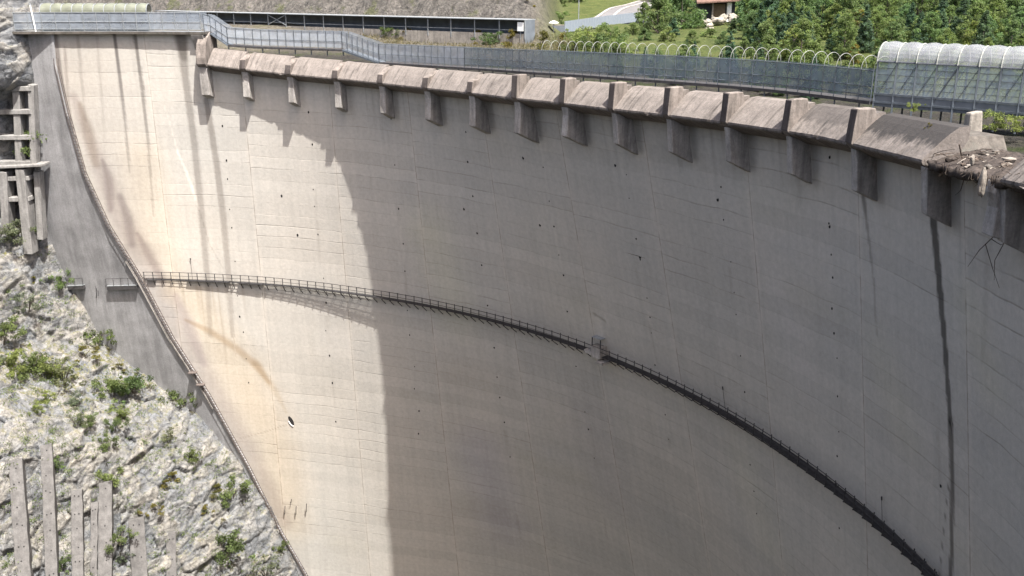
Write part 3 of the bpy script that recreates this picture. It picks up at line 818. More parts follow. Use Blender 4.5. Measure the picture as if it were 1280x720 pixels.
def mesh_fence(name, label, pts3, H, step, mesh, post_mat, hoop_from=None, width=1.5, legs=.5, group=None, back=True, rails=(.45,), braces=False, beam=.22, slabdrop=None, hoop_h=.95, hoop_mat='hoop'):
    """pts3: list of (point, outward normal) along the foot of the fence"""
    P = [Vector(p) for p, n in pts3]; N = [Vector(n) for p, n in pts3]
    root = thing(name, tuple(P[len(P) // 2]), label, 'fence', group)
    # resample
    L = [0]
    for a, b in zip(P[:-1], P[1:]): L.append(L[-1] + (b - a).length)
    tot = L[-1]; n = max(2, int(round(tot / step)))
    def at(s):
        i = 0
        while i < len(L) - 2 and L[i + 1] < s: i += 1
        t = (s - L[i]) / (L[i + 1] - L[i]); return P[i].lerp(P[i + 1], t), N[i].lerp(N[i + 1], t).normalized()
    st = [at(tot * i / n) for i in range(n + 1)]
    up = Vector((0, 0, H))
    def sheet(d, nm, mat, h0=.08, h1=1.0):
        m = MB()
        for (a, na), (b, nb) in zip(st[:-1], st[1:]):
            a2, b2 = a + na * d, b + nb * d
            m.face([a2 + up * h0, b2 + up * h0, b2 + up * h1, a2 + up * h1])
        m.build(nm, mat, root)
    sheet(.05, 'wire_mesh', M[mesh])
    if back: sheet(width - .05, 'back_mesh', M[mesh])
    m = MB()
    for (a, na), (b, nb) in zip(st[:-1], st[1:]):
        c = [a - na * .08, b - nb * .08, b + nb * (width + .1), a + na * (width + .1)]
        m.box8([p - Vector((0, 0, beam)) for p in c] + c)
    m.build('deck', M['dsteel' if legs else post_mat], root)
    for h in (1.0,) + tuple(rails):
        m = MB(); m.tube([a + up * h for a, na in st], .03, 5); m.build('rail', M[post_mat], root)
    for i, (a, na) in enumerate(st):
        m = MB(); m.beam(a - Vector((0, 0, 0.0)), a + up * 1.02, .06); m.build('post', M[post_mat], root)
        if legs and i % 2 == 0:
            m = MB(); m.beam(a + na * .15 - Vector((0, 0, beam + legs)), a + na * .15 - Vector((0, 0, beam)), .11); m.build('leg', M[post_mat], root)
        if hoop_from is not None and i >= hoop_from:
            m = MB(); arc = []
            for k in range(13):
                t = math.pi * k / 12
                arc.append(a + up + na * (width / 2 - width / 2 * math.cos(t)) + Vector((0, 0, hoop_h * math.sin(t))))
            m.tube(arc, .021, 5); m.build('hoop', M[hoop_mat], root)
            m = MB(); b_ = a + na * width; m.beam(b_, b_ + up * 1.01, .035); m.build('back_post', M[post_mat], root)
        if braces and i < n and i % 2 == 0:
            b, nb = st[i + 1]
            m = MB(); m.beam(a + na * width + up * .1, b + nb * width + up * .95, .05); m.build('brace', M[post_mat], root)
    return root, st, up

def crestline(phs, off, zf):
    out = []
    for x in phs:
        o = off(x) if callable(off) else off; z = zf(x) if callable(zf) else zf
        p = R(x); out.append((crest(x, o, z), (math.sin(p), math.cos(p), 0)))
    return out

G_F = 'mesh fences along the crest walkway'
# upper length on the left abutment, on its own overhanging slab
SLZ = -5.72
m = MB()
xs = np.linspace(-12, PHJ0 + .6, 40)
for a, b in zip(xs[:-1], xs[1:]):
    def q(x, o, z): return crest(x, o + .04 * noise.noise((x * 3, z, 0)), z + .03 * noise.noise((x * 4, o, 2)))
    m.box8([q(a, -.75, SLZ - .3), q(b, -.75, SLZ - .3), q(b, 3.4, SLZ - .3), q(a, 3.4, SLZ - .3), q(a, -.75, SLZ), q(b, -.75, SLZ), q(b, 3.4, SLZ), q(a, 3.4, SLZ)])
m.build('walkway_slab', M['crest'], dam)
mesh_fence('mesh_fence', 'pale grey mesh fence along the highest stretch of crest, above the left abutment', crestline(np.linspace(-11, 9.3, 40), -.35, SLZ + .02), 2.3, 1.75, 'mesh_light', 'galv', legs=0, group=G_F, width=1.9, beam=.06, rails=(.5, .12))
# stair-like step, middle stretch
phB, zB = solve_line([(285, 56), (320, 58.5), (380, 60.5), (428, 62)], .9)
mesh_fence('mesh_fence', 'short sloping mesh fence stepping down beside the tall end pier', [(crest(9.5, -.1, SLZ), (0.17, .98, 0)), (crest(9.9, .3, SLZ - .1), (0.17, .98, 0)), (crest(phB[0], .9, zB[0]), (.2, .97, 0))], 2.15, .9, 'mesh_light', 'steel', legs=0, group=G_F, beam=.2)
mesh_fence('mesh_fence', 'grey mesh fence stretch between the two steps of the crest walkway', crestline(np.linspace(phB[0], phB[-1], 30), .9, lambda x: float(np.interp(x, phB, zB))), 2.1, 1.2, 'mesh_grey', 'steel', legs=.55, group=G_F)
ptsC = [(474, 78), (560, 83), (640, 88.5), (720, 93.5), (800, 99), (870, 104), (900, 106), (960, 111), (1030, 119), (1088, 127)]
offC = lambda x: float(np.interp(x, [474, 700, 870, 960, 1090], [.95, 1.0, 1.5, 2.2, 2.7]))
phC, zC = solve_line(ptsC, offC)
kC = np.polyfit(phC, zC, 3); oC = [offC(x) for x, y in ptsC]
zCf = lambda x: float(np.polyval(kC, x)); oCf = lambda x: float(np.interp(x, phC, oC))
mesh_fence('mesh_fence', 'tiny mesh fence stretch at the lower step of the crest walkway', [(crest(phB[-1], .9, zB[-1]), (.45, .89, 0)), (crest(phC[0], .95, zCf(phC[0])), (.45, .89, 0))], 2.1, .8, 'mesh_grey', 'steel', legs=0, group=G_F)
mid = 37.0
mesh_fence('mesh_fence', 'grey mesh fence along the middle of the crest, without hoops, over the spillway bays', crestline(np.linspace(phC[0], mid, 50), oCf, zCf), 2.1, 1.15, 'mesh_grey', 'steel', legs=.55, group=G_F)
rootC, stC, upC = mesh_fence('mesh_fence', 'long blue grey mesh fence with a row of pale hoops on top', crestline(np.linspace(mid, phC[-1], 120), oCf, zCf), 2.1, 1.14, 'mesh_mid', 'steel', hoop_from=11, legs=.55, group=G_F, rails=(.48, .2))

# roofed length at the right
def tunnel(name, label, A, B, nrm, H, step, mesh, post_mat, poly, width, rise, legs, cat='walkway', ground=None, sagw=0.0):
    A = Vector(A); B = Vector(B); N = Vector(nrm).normalized(); n = max(2, round((B - A).length / step))
    root = thing(name, tuple((A + B) / 2), label, cat)
    up = Vector((0, 0, H)); st = [A.lerp(B, i / n) for i in range(n + 1)]
    def arc(p, w=width, r=rise, e=0): 
        return [p + up + N * (-.12 - e + (w + .24 + 2 * e) * (.5 - .5 * math.cos(math.pi * k / 14))) + Vector((0, 0, (r + e) * math.sin(math.pi * k / 14))) for k in range(15)]
    m = MB(); sub = 6
    for i in range(n):
        for s_ in range(sub):
            t0, t1 = (i + s_ / sub) / n, (i + (s_ + 1) / sub) / n
            p, q = A.lerp(B, t0), A.lerp(B, t1)
            r0 = rise + .13 * math.sin(math.pi * s_ / sub); r1 = rise + .13 * math.sin(math.pi * (s_ + 1) / sub)
            a0, a1 = arc(p, r=r0), arc(q, r=r1)
            for k in range(14): m.face([a0[k], a1[k], a1[k + 1], a0[k + 1]])
    m.build('roof_sheet', M[poly], root, smooth=True)
    for p in st:
        m = MB(); m.tube(arc(p, e=.04), .05, 5); m.build('roof_hoop', M['hoop'] if poly == 'poly' else M['galv'], root)
        m = MB(); m.beam(p - Vector((0, 0, legs)), p + up, .12); m.build('post', M[post_mat], root)
        m = MB(); m.beam(p + N * width - Vector((0, 0, legs)), p + N * width + up, .12); m.build('post', M[post_mat], root)
    for d, nm in ((0.07, 'wire_mesh'), (width - .07, 'back_mesh')):
        m = MB(); m.face([A + N * d + up * .02, B + N * d + up * .02, B + N * d + up * .97, A + N * d + up * .97]); m.build(nm, M[mesh], root)
    for h in (1.0, .84, .68, .52, .36, .2, .0):
        m = MB(); m.beam(A + up * h, B + up * h, .035 if h not in (0, 1, .2) else .13); m.build('rail', M[post_mat], root)
    m = MB(); c = [A, B, B + N * width, A + N * width]; m.box8([p - Vector((0, 0, .3)) for p in c] + [p - Vector((0, 0, .08)) for p in c]); m.build('deck', M[post_mat], root)
    m = MB(); m.face([A - N * .02, B - N * .02, B - N * .02 + up * .17, A - N * .02 + up * .17]); m.build('toe_board', M['slate'], root)
    for i in range(n):
        if i % 1 == 0:
            m = MB(); m.beam(st[i] + N * width + up * .05, st[i + 1] + N * width + up * .95, .07); m.build('brace', M[post_mat], root)
    for i in range(1, n + 1):
        m = MB(); m.beam(st[i - 1] + up * .05, st[i] + up * .95, .08 if i == 4 else .04); m.build('brace', M[post_mat], root)  # front bars added in place of diagonal shadow lines on the mesh
    return root
pe = Vector(stC[-1][0]); dirT = Vector((.735, -.678, 0))
A = at_z(1092, 127, pe.z); B = A + np.array(dirT) * 16
tunnel('roofed_walkway', 'roofed walkway of mesh and clouded plastic arches at the right end of the crest', A, B, (.678, .735, 0), 2.75, 1.36, 'mesh_right', 'steel', 'poly', 1.9, 1.2, 1.3)
# the same kind of cover far left
A = crest(-5.2, .2, SLZ); B = crest(4.2, .2, SLZ)
tunnel('roofed_walkway', 'mossy ribbed plastic roof over the walkway at the far left end', A, B, (0, 1, 0), 2.35, 1.35, 'mesh_light', 'galv', 'poly_old', 1.7, .95, .0)
_p = hit(44, 34, -.6, True); P0 = Vector(crest(_p[0], -.6, SLZ)); r_ = thing('steel_pole', tuple(P0), 'pale upright pole at the far left end of the crest', 'pole')
m = MB(); m.tube([P0 - Vector((0, 0, .1)), P0 + Vector((-.25, 0, 3.3))], .09, 8); m.build('shaft', M['white'], r_)
m = MB(); m.tube([P0 + Vector((-.25, 0, 3.28)), P0 + Vector((-.26, 0, 3.4))], .13, 8); m.build('cap', M['galv'], r_)

# ------------------------------------------------------------------ rubble, roots, broken things at the right end
def lump(name, c, size, mat, parent=None, seed=0, sub=2, rough=.35):
    import bmesh
    bm = bmesh.new(); bmesh.ops.create_icosphere(bm, subdivisions=sub, radius=1)
    for v in bm.verts:
        n1 = noise.noise(v.co * 1.1 + Vector((seed * 3.1, 0, 0))); n2 = noise.noise(v.co * 2.7 + Vector((0, seed * 1.7, 0)))
        v.co *= 1 + rough * n1 + rough * .5 * n2
        v.co = Vector((v.co.x * size[0], v.co.y * size[1], v.co.z * size[2]))
    me = bpy.data.meshes.new(name); bm.to_mesh(me); bm.free(); me.materials.append(mat)
    o = bpy.data.objects.new(name, me); COL.objects.link(o); o.location = Vector(c) - (origin_of(parent) if parent else Vector()); 
    if parent: o.parent = parent
    return o

def roots():
    c = Vector(crest(85, -.4, zlip(85) + .7))
    root = thing('driftwood_pile', tuple(c), 'tangled heap of dead brown roots and splinters lying along the broken crest edge', 'driftwood')
    for i in range(88):
        x = random.uniform(LPH[14] + .6, 95); o = random.uniform(-1.5, 1.3)
        b = Vector(crest(x, o, zlip(min(x, 92)) + .3 + .45 * (o + 1.4) / 2.7 * .8 + random.uniform(-.1, .12)))
        l = random.uniform(.3, .85); d = Vector((random.uniform(-1, 1), random.uniform(-1, 1), random.uniform(-.15, .12))).normalized() * l
        k = Vector((random.uniform(-.15, .15), random.uniform(-.15, .15), random.uniform(0, .12)))
        m = MB(); m.tube([b - d * .5, b + k, b + d * .5], random.uniform(.02, .05), 5, taper=.01)
        m.build('branch', M['deadwood'] if random.random() < .85 else M['palewood'], root)
    for i in range(40):
        x = random.uniform(LPH[14] + .3, 92); b = Vector(crest(x, -1.5 + random.uniform(-.1, .25), zlip(min(x, 92)) - .1)); l = random.uniform(.15, .7)
        m = MB(); m.tube([b + Vector((0, 0, .15)), b + Vector((random.uniform(-.15, .15), random.uniform(-.15, .15), -l * .5)), b + Vector((random.uniform(-.3, .3), random.uniform(-.3, .3), -l))], .022, 4, taper=.008)
        m.build('rootlet', M['deadwood'], root)
roots()
for i in range(44):
    x = random.uniform(LPH[14] + .4, 93); o = random.uniform(-1.35, 2.3); t = (o + 1.45) / 3.9; s_ = random.uniform(.08, .3)
    st = lump('broken_stone', crest(x, o, zlip(min(x, 92)) - .1 + .95 * t - .25 * t * t + s_ * .3), (s_ * 1.3, s_, s_ * .7), (M['crest'], M['debris'], M['deadwood'], M['palewood'])[i % 4], None, 200 + i, 1, .5)
    st.rotation_euler.z = random.uniform(0, 6)
    props(st, 'chunk of broken concrete lying among the roots on the crest edge', 'rubble', 'rubble among the roots')
def hang(name, label, pts, r, mat='deadwood', side=()):
    base = Vector(pts[0]); root = thing(name, tuple(base), label, 'dead branch')
    m = MB(); m.tube(pts, r, 5, taper=.012); m.build('stem', M[mat], root)
    for s_ in side:
        m = MB(); m.tube(s_, r * .6, 5, taper=.01); m.build('twig', M[mat], root)
def wp(x, y, off): 
    ph, z = hit(x, y); return Vector(wallp(ph, off, z))
hang('hanging_root', 'thin dead root curling down the shaded wall under the driftwood', [wp(1219, 180, -.9), wp(1217, 205, -.6), wp(1213, 222, -.35), wp(1205, 238, -.2), wp(1196, 244, -.1)], .05, side=[[wp(1218, 203, -.6), wp(1216, 216, -.5)], [wp(1180, 194, -.9), wp(1200, 188, -1.0), wp(1216, 186, -1.0)]])
hang('dead_twig', 'bare dead twigs sticking out at the lower right, beside the broken corbel', [wp(1281, 290, -1.2), wp(1265, 296, -1.0), wp(1240, 312, -.7), wp(1216, 333, -.3)], .04, side=[[wp(1262, 298, -1), wp(1270, 306, -.8), wp(1281, 300, -.8)], [wp(1250, 305, -.8), wp(1252, 335, -.5), wp(1256, 360, -.3)], [wp(1281, 305, -1.1), wp(1262, 325, -.8), wp(1254, 350, -.5)]])
a = 87.7; z = zlip(88)
fin(a, [(2.0, z - .05), (-1.4, z - .2), (-1.5, z - .8), (-1.25, z - 1.6), (-1.3, z - 3.0), (2.2, z - 3.7)], 1.0, 'corbel', M['corbel'], .08)
c = wp(1277, 228, -2.0)
o = lump('concrete_slab_fragment', c, (.17, .17, .75), M['palewood'], None, 5, 3, .3)
props(o, 'pale splintered concrete fragment hanging at the right edge below the crest', 'rubble')
o = lump('concrete_slab_fragment', wp(1256, 200, -1.7), (.1, .1, .3), M['palewood'], None, 8, 2, .3)
props(o, 'small pale splinter hanging from the broken crest edge, left of the larger one', 'rubble')
# stub of masonry under the roofed walkway
c = at_depth(1216, 163, 60.5)
root = thing('masonry_stub', tuple(c), 'short broken masonry pillar under the roofed walkway', 'pillar')
m = MB(); cx, cy, cz = c
m.box8([(cx - .55, cy - .5, cz - 1), (cx + .45, cy - .6, cz - 1), (cx + .5, cy + .5, cz - 1), (cx - .5, cy + .5, cz - 1), (cx - .5, cy - .45, cz + 1.15), (cx + .25, cy - .5, cz + 1.3), (cx + .3, cy + .4, cz + 1.2), (cx - .45, cy + .45, cz + 1.05)])
o = m.build('shaft', M['block'], root); b = o.modifiers.new('b', 'BEVEL'); b.width = .12; b.segments = 2
lump('base_or_shade_block', (cx, cy, cz - .9), (1.0, .9, .4), M['boulder'], root, 3)
# loose stones along the crest between fence and aprons
for i in range(46):
    x = random.uniform(11, 80); o = random.uniform(1.25, 2.3)
    zz = zlip(x) + (1.9 if o < 1.15 else 1.22)
    s_ = random.uniform(.12, .34)
    st = lump('loose_stone', crest(x, o, zz + s_ * .3), (s_ * 1.5, s_, s_ * .6), M['block'] if i % 3 else M['palewood'], None, i, 1, .4)
    st.rotation_euler.z = random.uniform(0, 6)
    props(st, 'small pale stone lying on the crest behind the spillway aprons', 'stone', 'loose stones on the crest')

# ------------------------------------------------------------------ left bank: rock slope
BX = [(-160, 15), (-60, 18), (0, 22), (40, 34), (90, 41), (150, 44), (290, 54), (360, 88), (430, 128), (480, 195), (520, 248), (570, 292), (620, 328), (690, 360), (760, 392), (1000, 500)]
BYD = [(p, hit_abut(x, p).y) for p, x in BX]
def rock_depth(px, py):
    xb = np.interp(py, [a for a, b in BX], [b for a, b in BX]); Yb = np.interp(py, [a for a, b in BYD], [b for a, b in BYD])
    dx = xb - px
    Y = Yb - .088 * dx - .55 + .35 * np.exp(-np.maximum(dx, 0) / 14)
    # overhangs and steps of the real slope
    Y = Y - .6 * np.exp(-((py - 560) / 26.0) ** 2) * sm(dx, 40, 140) + .9 * np.exp(-((py - 640) / 50.0) ** 2) * (px < 150)
    # hollow behind the concrete lattice
    hol = sm(py, 100, 125) * (1 - sm(py, 262, 300)) * (1 - sm(px, 36, 44))
    return Y + hol * 2.6

def cell(s, sc, seed):
    q = s * sc; d, pt = noise.voronoi(q); c = pt[0]
    h = noise.cell_vector(c * 3.7 + Vector((seed, seed, seed)))
    return (h.x - .5), (q - c).dot(Vector((h.y - .5, h.z - .5, (h.x + h.y) % 1 - .5))), d[1] - d[0]
def rock_full(p):
    q = Vector(p)
    a = noise.noise(q * .10) * 1.3
    w = q + Vector((noise.noise(q * .35), noise.noise(q * .35 + Vector((7, 0, 0))), noise.noise(q * .35 + Vector((0, 9, 0))))) * .55 + Vector((noise.noise(q * 1.3), 0, noise.noise(q * 1.3 + Vector((3, 0, 0))))) * .14
    s = Vector((w.x + w.z * .35, w.y, w.z * 1.8 - w.x * .5))
    h1, t1, e1 = cell(s, .17, 1); h2, t2, e2 = cell(s, .43, 5); h3, t3, e3 = cell(s, 1.15, 9)
    k = .9 + a * .8 + h1 * 1.5 + t1 * 1.6 + h2 * .62 + t2 * 1.2 + h3 * .2 + t3 * .55
    k -= max(0, .06 - e1) * 9 * (1 if h1 > 0 else .2) + max(0, .08 - e2) * 3.2 * (1 if h2 > -.1 else .2) + max(0, .10 - e3) * .9
    return .9 + (k - .9) * .72 + noise.noise(s * 2.6) * .05, h1, h2, h3
def rock_noise(p): return rock_full(p)[0]

def build_rock():
    xs = np.concatenate([np.arange(-330, -20, 6.0), np.arange(-20, 420, 1.6), np.arange(420, 500, 6)]); ys = np.concatenate([np.arange(-160, -8, 6.0), np.arange(-8, 735, 1.6), np.arange(735, 1000, 7)])
    PX, PY = np.meshgrid(xs, ys)
    Y = rock_depth(PX, PY)
    u = (PX - 640) / F; v = (360 - PY) / F
    dy = math.cos(TH) + v * math.sin(TH); dz = -math.sin(TH) + v * math.cos(TH)
    P = np.stack([u / dy * Y, Y, dz / dy * Y], -1)
    nr, nc = PX.shape; BL = np.zeros((nr, nc, 2))
    N = np.array([.35, -.75, .55]); N /= np.linalg.norm(N)
    for i in range(nr):
        for j in range(nc):
            k, g1, g2, g3 = rock_full(P[i, j]); BL[i, j] = (.5 + g1 * .45 + g2 * .75, .5 + g2 * .5 + g3 * .7)
            dx = np.interp(ys[i], [a for a, b in BX], [b for a, b in BX]) - xs[j]
            P[i, j] += N * ((k - .9) * (.35 + .65 * min(1, max(0, dx) / 40)))
    xb = np.interp(PY, [a for a, b in BX], [b for a, b in BX])
    veg = .5 + .75 * np.exp(-((PY - 300) / 45.0) ** 2) + .5 * np.exp(-((PY - 455) / 50.0) ** 2) + .35 * sm(PX, 200, 330) * sm(PY, 560, 680)
    mask = ((xb[:-1, :-1] - PX[:-1, :-1]) > -45)
    g = grid_object('rock_slope', P, M['rock'], None, np.concatenate([np.clip(veg, 0, 1)[..., None], np.clip(BL, 0, 1)], -1), None, False, True, mask)
    props(g, 'pale limestone slope of the gorge below the left abutment', None, None, 'structure')
build_rock()
def rock_at(px, py, lift=0.0):
    Y = float(rock_depth(px, py)); p = at_depth(px, py, Y); N = np.array([.35, -.75, .55]); N /= np.linalg.norm(N)
    dx = np.interp(py, [a for a, b in BX], [b for a, b in BX]) - px
    k = rock_noise(p); return Vector(p + N * ((k - .9) * (.35 + .65 * min(1, max(0, dx) / 40)) + lift))
def rock_flat(px, py, lift=0.0):
    Y = float(rock_depth(px, py)); return Vector(at_depth(px, py, Y - lift))

# anchored concrete beams
BEAMS = [((19, 574), (33, 760), 17, 'leftmost tall concrete beam on the lower rock, its top at a dark crack'),
         ((58, 556), (66, 745), 14, 'second concrete beam from the left, its top the highest of the row'),
         ((96, 612), (98, 765), 14, 'third concrete beam from the left, topped by a slanting rock ledge'),
         ((132, 602), (131, 765), 17, 'wide concrete beam with a tuft of grass on its head, fourth of the row'),
         ((170, 648), (178, 765), 20, 'broad low concrete beam standing left of the deep dark cleft'),
         ((214, 664), (214, 765), 13, 'short narrow concrete beam in a dark cleft under the overhanging block'),
         ((118, 628), (117, 745), 9, 'thin pale beam stump tucked between two taller beams')]
for i, (a, b, w, lab) in enumerate(BEAMS):
    base = .75 if i < 5 else .45
    A, B = rock_flat(*a, base), rock_flat(*b, base)
    root = thing('anchor_beam', tuple(A.lerp(B, .5)), lab, 'concrete beam', 'anchored beams on the lower rock')
    d = (B - A).normalized(); side = Vector((.93, .37, 0)); nrm = side.cross(d).normalized()
    if nrm.y > 0: nrm = -nrm
    W = w * A.y / F * 1.05; m = MB(); n = 14; rows = []
    for k in range(n + 1):
        t = k / n; c = A.lerp(B, t); j = .06
        rows.append([c + side * (s_ * W / 2 + random.uniform(-j, j)) + nrm * (h + random.uniform(-.03, .03)) for s_, h in ((-1, -2.2), (-1, .35), (1, .35), (1, -2.2))])
    for k in range(n):
        for q in range(4): m.face([rows[k][q], rows[k][(q + 1) % 4], rows[k + 1][(q + 1) % 4], rows[k + 1][q]])
    m.face(rows[0]); m.face(rows[-1][::-1])
    import bmesh
    o = m.build('shaft', M['beam'], root)
    bm = bmesh.new(); bm.from_mesh(o.data); bmesh.ops.remove_doubles(bm, verts=bm.verts, dist=.001); bmesh.ops.recalc_face_normals(bm, faces=bm.faces); bm.to_mesh(o.data); bm.free()
    bv = o.modifiers.new('b', 'BEVEL'); bv.width = .08; bv.segments = 2
    L = (B - A).length; s_ = .9
    while s_ < L - .5:
        for q in ((-.18, .18) if random.random() < .35 else (random.uniform(-.12, .12),)):
            c = A + d * (s_ + random.uniform(-.2, .2)) + side * q * W + nrm * .36
            mm = MB(); mm.tube([c - nrm * .12, c + nrm * .05], .085, 7); mm.build('anchor_head', M['hole'], root)
        s_ += random.uniform(1.6, 2.9)

# concrete lattice on the upper left
def lattice():
    c0 = rock_flat(20, 200, 2.2)
    root = thing('concrete_lattice', tuple(c0), 'tall weathered concrete lattice of beams and sills bracing the rock at the far left', 'retaining frame')
    def pt(x, y, l): return Vector(at_depth(x, y, 125.0 - l))
    def bar(nm, a, b, w, l0=0.0, deep=1.4):
        A, B = pt(*a, l0), pt(*b, l0); m = MB(); m.beam(A + Vector((0, deep / 2, 0)), B + Vector((0, deep / 2, 0)), w, deep, up=(0, 1, 0)); 
        o = m.build(nm, M['grid'], root); bv = o.modifiers.new('b', 'BEVEL'); bv.width = .06; bv.segments = 1
    for a, b, w in (((19, 106), (24, 222), .9), ((38, 106), (41, 206), .75), ((-14, 108), (-12, 222), .75)): bar('upright', a, b, w)
    for y in (111, 140, 172, 205): bar('sill', (-60, y + 1), (38, y), .62 if y < 200 else .8, .15)
    bar('ledge', (-60, 212), (52, 207), .35, .9, 2.4)
    for y in (226, 252): bar('sill', (-60, y), (36, y - 3), .6, .45)
    for a, b, w in (((24, 212), (35, 318), 1.15), ((3, 215), (8, 322), 1.0), ((-20, 215), (-26, 322), 1.0)): bar('buttress', a, b, w, .75, 2.0)
    bar('upright', (45, 215), (50, 300), .8, -.3)
lattice()

# ------------------------------------------------------------------ foliage
def leaf_cloud(name, clumps, leaf, per, mat, tones=(.55, 1.35), seed=0, flat=.6):
    r = np.random.default_rng(seed); V = []; T = []
    for (c, rad) in clumps:
        tone = r.uniform(*tones)
        n = int(per * (rad ** 1.2) / 1.0) + 8
        d = r.normal(size=(n, 3)); d /= np.linalg.norm(d, axis=1)[:, None]
        rr = rad * r.random(n) ** .45
        p = np.array(c) + d * rr[:, None] * np.array([1, 1, .8])
        for q in range(n):
            a = r.normal(size=3); a /= np.linalg.norm(a); b = np.cross(a, r.normal(size=3)); b /= np.linalg.norm(b)
            s = leaf * r.uniform(.6, 1.3)
            a *= s; b *= s * flat
            V += [p[q] - a, p[q] + b * .9 - a * .1, p[q] + a, p[q] - b * .9]
            T += [tone * r.uniform(.8, 1.2)] * 4
    V = np.array(V); n = len(V) // 4
    me = bpy.data.meshes.new(name)
    me.from_pydata(V.tolist(), [], np.arange(n * 4).reshape(n, 4).tolist())
    a = me.attributes.new('tone', 'FLOAT_COLOR', 'POINT'); c = np.ones((n * 4, 4), np.float32); c[:, :3] = np.array(T)[:, None]; a.data.foreach_set('color', c.ravel())
    me.materials.append(mat); return me

def crown_clumps(seed, h, w, h0=.22, n=34):
    r = random.Random(seed); out = []
    for i in range(n):
        t = r.random(); z = h * (h0 + (1 - h0) * t); wid = w * (math.sin(math.pi * min(1, .18 + .8 * t)) ** .9) * .5 * r.uniform(.75, 1.15)
        a = r.uniform(0, 6.28); rad = wid * r.uniform(.35, 1.0)
        out.append(((rad * math.cos(a), rad * math.sin(a), z), r.uniform(.05, .135) * w))
    out.append(((0, 0, h * .95), .12 * w)); return out

def conifer_clumps(seed, h, w):
    r = random.Random(seed); out = []; z = .12 * h
    while z < h * .97:
        rad = w * .5 * (1 - z / h) ** .8
        k = max(3, int(rad * 5))
        for i in range(k):
            a = r.uniform(0, 6.28)
            for s in (.45, .9):
                out.append(((rad * s * math.cos(a), rad * s * math.sin(a), z - rad * s * .25 + r.uniform(-.2, .2)), .28 + .22 * rad * .6))
        z += .55
    out.append(((0, 0, h * .98), .2)); return out

def trunk_mesh(name, h, r0, seed, w):
    r = random.Random(seed); m = MB()
    m.tube([(0, 0, -.6), (.05, 0, h * .35), (.1 * r.uniform(-1, 1), .1, h * .65), (0, 0, h * .92)], r0, 7, taper=r0 * .15)
    for i in range(5):
        a = r.uniform(0, 6.28); z = h * r.uniform(.3, .6); l = w * .33
        m.tube([(0, 0, z), (l * .5 * math.cos(a), l * .5 * math.sin(a), z + l * .35), (l * math.cos(a), l * math.sin(a), z + l * .9)], r0 * .45, 5, taper=r0 * .1)
    me = bpy.data.meshes.new(name); me.from_pydata([tuple(p) for p in m.v], [], m.f); me.materials.append(M['bark']); return me

TREES = {}
for i in range(5): TREES['D%d' % i] = (leaf_cloud('crown', crown_clumps(i, 9, 6.0, .1, 105), .16, 125, M['leafD'], (.75, 1.3), i), trunk_mesh('trunk', 9, .17, i, 6))
for i in range(2): TREES['L%d' % i] = (leaf_cloud('crown', crown_clumps(20 + i, 7, 5.4, .05, 85), .16, 125, M['leafL'], (.65, 1.3), 20 + i), trunk_mesh('trunk', 7, .13, 20 + i, 5))
for i in range(3): TREES['C%d' % i] = (leaf_cloud('crown', conifer_clumps(40 + i, 10, 4.6), .24, 60, M['leafC'], (.65, 1.5), 40 + i, .35), trunk_mesh('trunk', 10, .15, 40 + i, 1.5))
TREES['Y0'] = (leaf_cloud('crown', crown_clumps(60, 6, 4.2, .15, 24), .26, 50, M['leafY'], (.6, 1.3), 60), trunk_mesh('trunk', 6, .1, 60, 4))
BUSH = {}
def bush_clumps(seed, n=11):
    r = random.Random(seed); return [((r.gauss(0, .6), r.gauss(0, .6), r.uniform(.0, 1.0) ** 1.2 * 1.35), r.uniform(.14, .45)) for _ in range(n)]
def stem_mesh(seed):
    r = random.Random(seed); m = MB()
    for i in range(6):
        a = r.uniform(0, 6.28); m.tube([(0, 0, -.4), (.25 * math.cos(a), .25 * math.sin(a), .45), (.6 * math.cos(a), .6 * math.sin(a), 1.1)], .035, 5, taper=.01)
    me = bpy.data.meshes.new('stem'); me.from_pydata([tuple(p) for p in m.v], [], m.f); me.materials.append(M['bark']); return me
for i in range(3): BUSH['B%d' % i] = (leaf_cloud('foliage', bush_clumps(i, 24), .075, 260, M['leafB'], (.6, 1.4), 70 + i), stem_mesh(i))
for i in range(2): BUSH['G%d' % i] = (leaf_cloud('foliage', bush_clumps(10 + i, 24), .07, 250, M['leafG'], (.6, 1.4), 80 + i), stem_mesh(10 + i))
BUSH['L0'] = (leaf_cloud('foliage', bush_clumps(20, 22), .075, 280, M['leafL'], (.7, 1.25), 90), stem_mesh(20))
BUSH['Y0'] = (leaf_cloud('foliage', bush_clumps(21, 8), .09, 320, M['leafY'], (.6, 1.2), 91), stem_mesh(21))

def plant(kind, name, loc, scale, label, cat, group=None, lib=None, parts=True):
    crown, tr = (lib or TREES)[kind]
    o = thing(name, loc, label, cat, group, random.uniform(0, 6.28))
    o.scale = scale if hasattr(scale, '__len__') else (scale,) * 3
    for nm, me in (('crown' if lib is None else 'foliage', crown), ('trunk' if lib is None else 'stem', tr)):
        c = bpy.data.objects.new(nm, me); COL.objects.link(c); c.parent = o
    return o

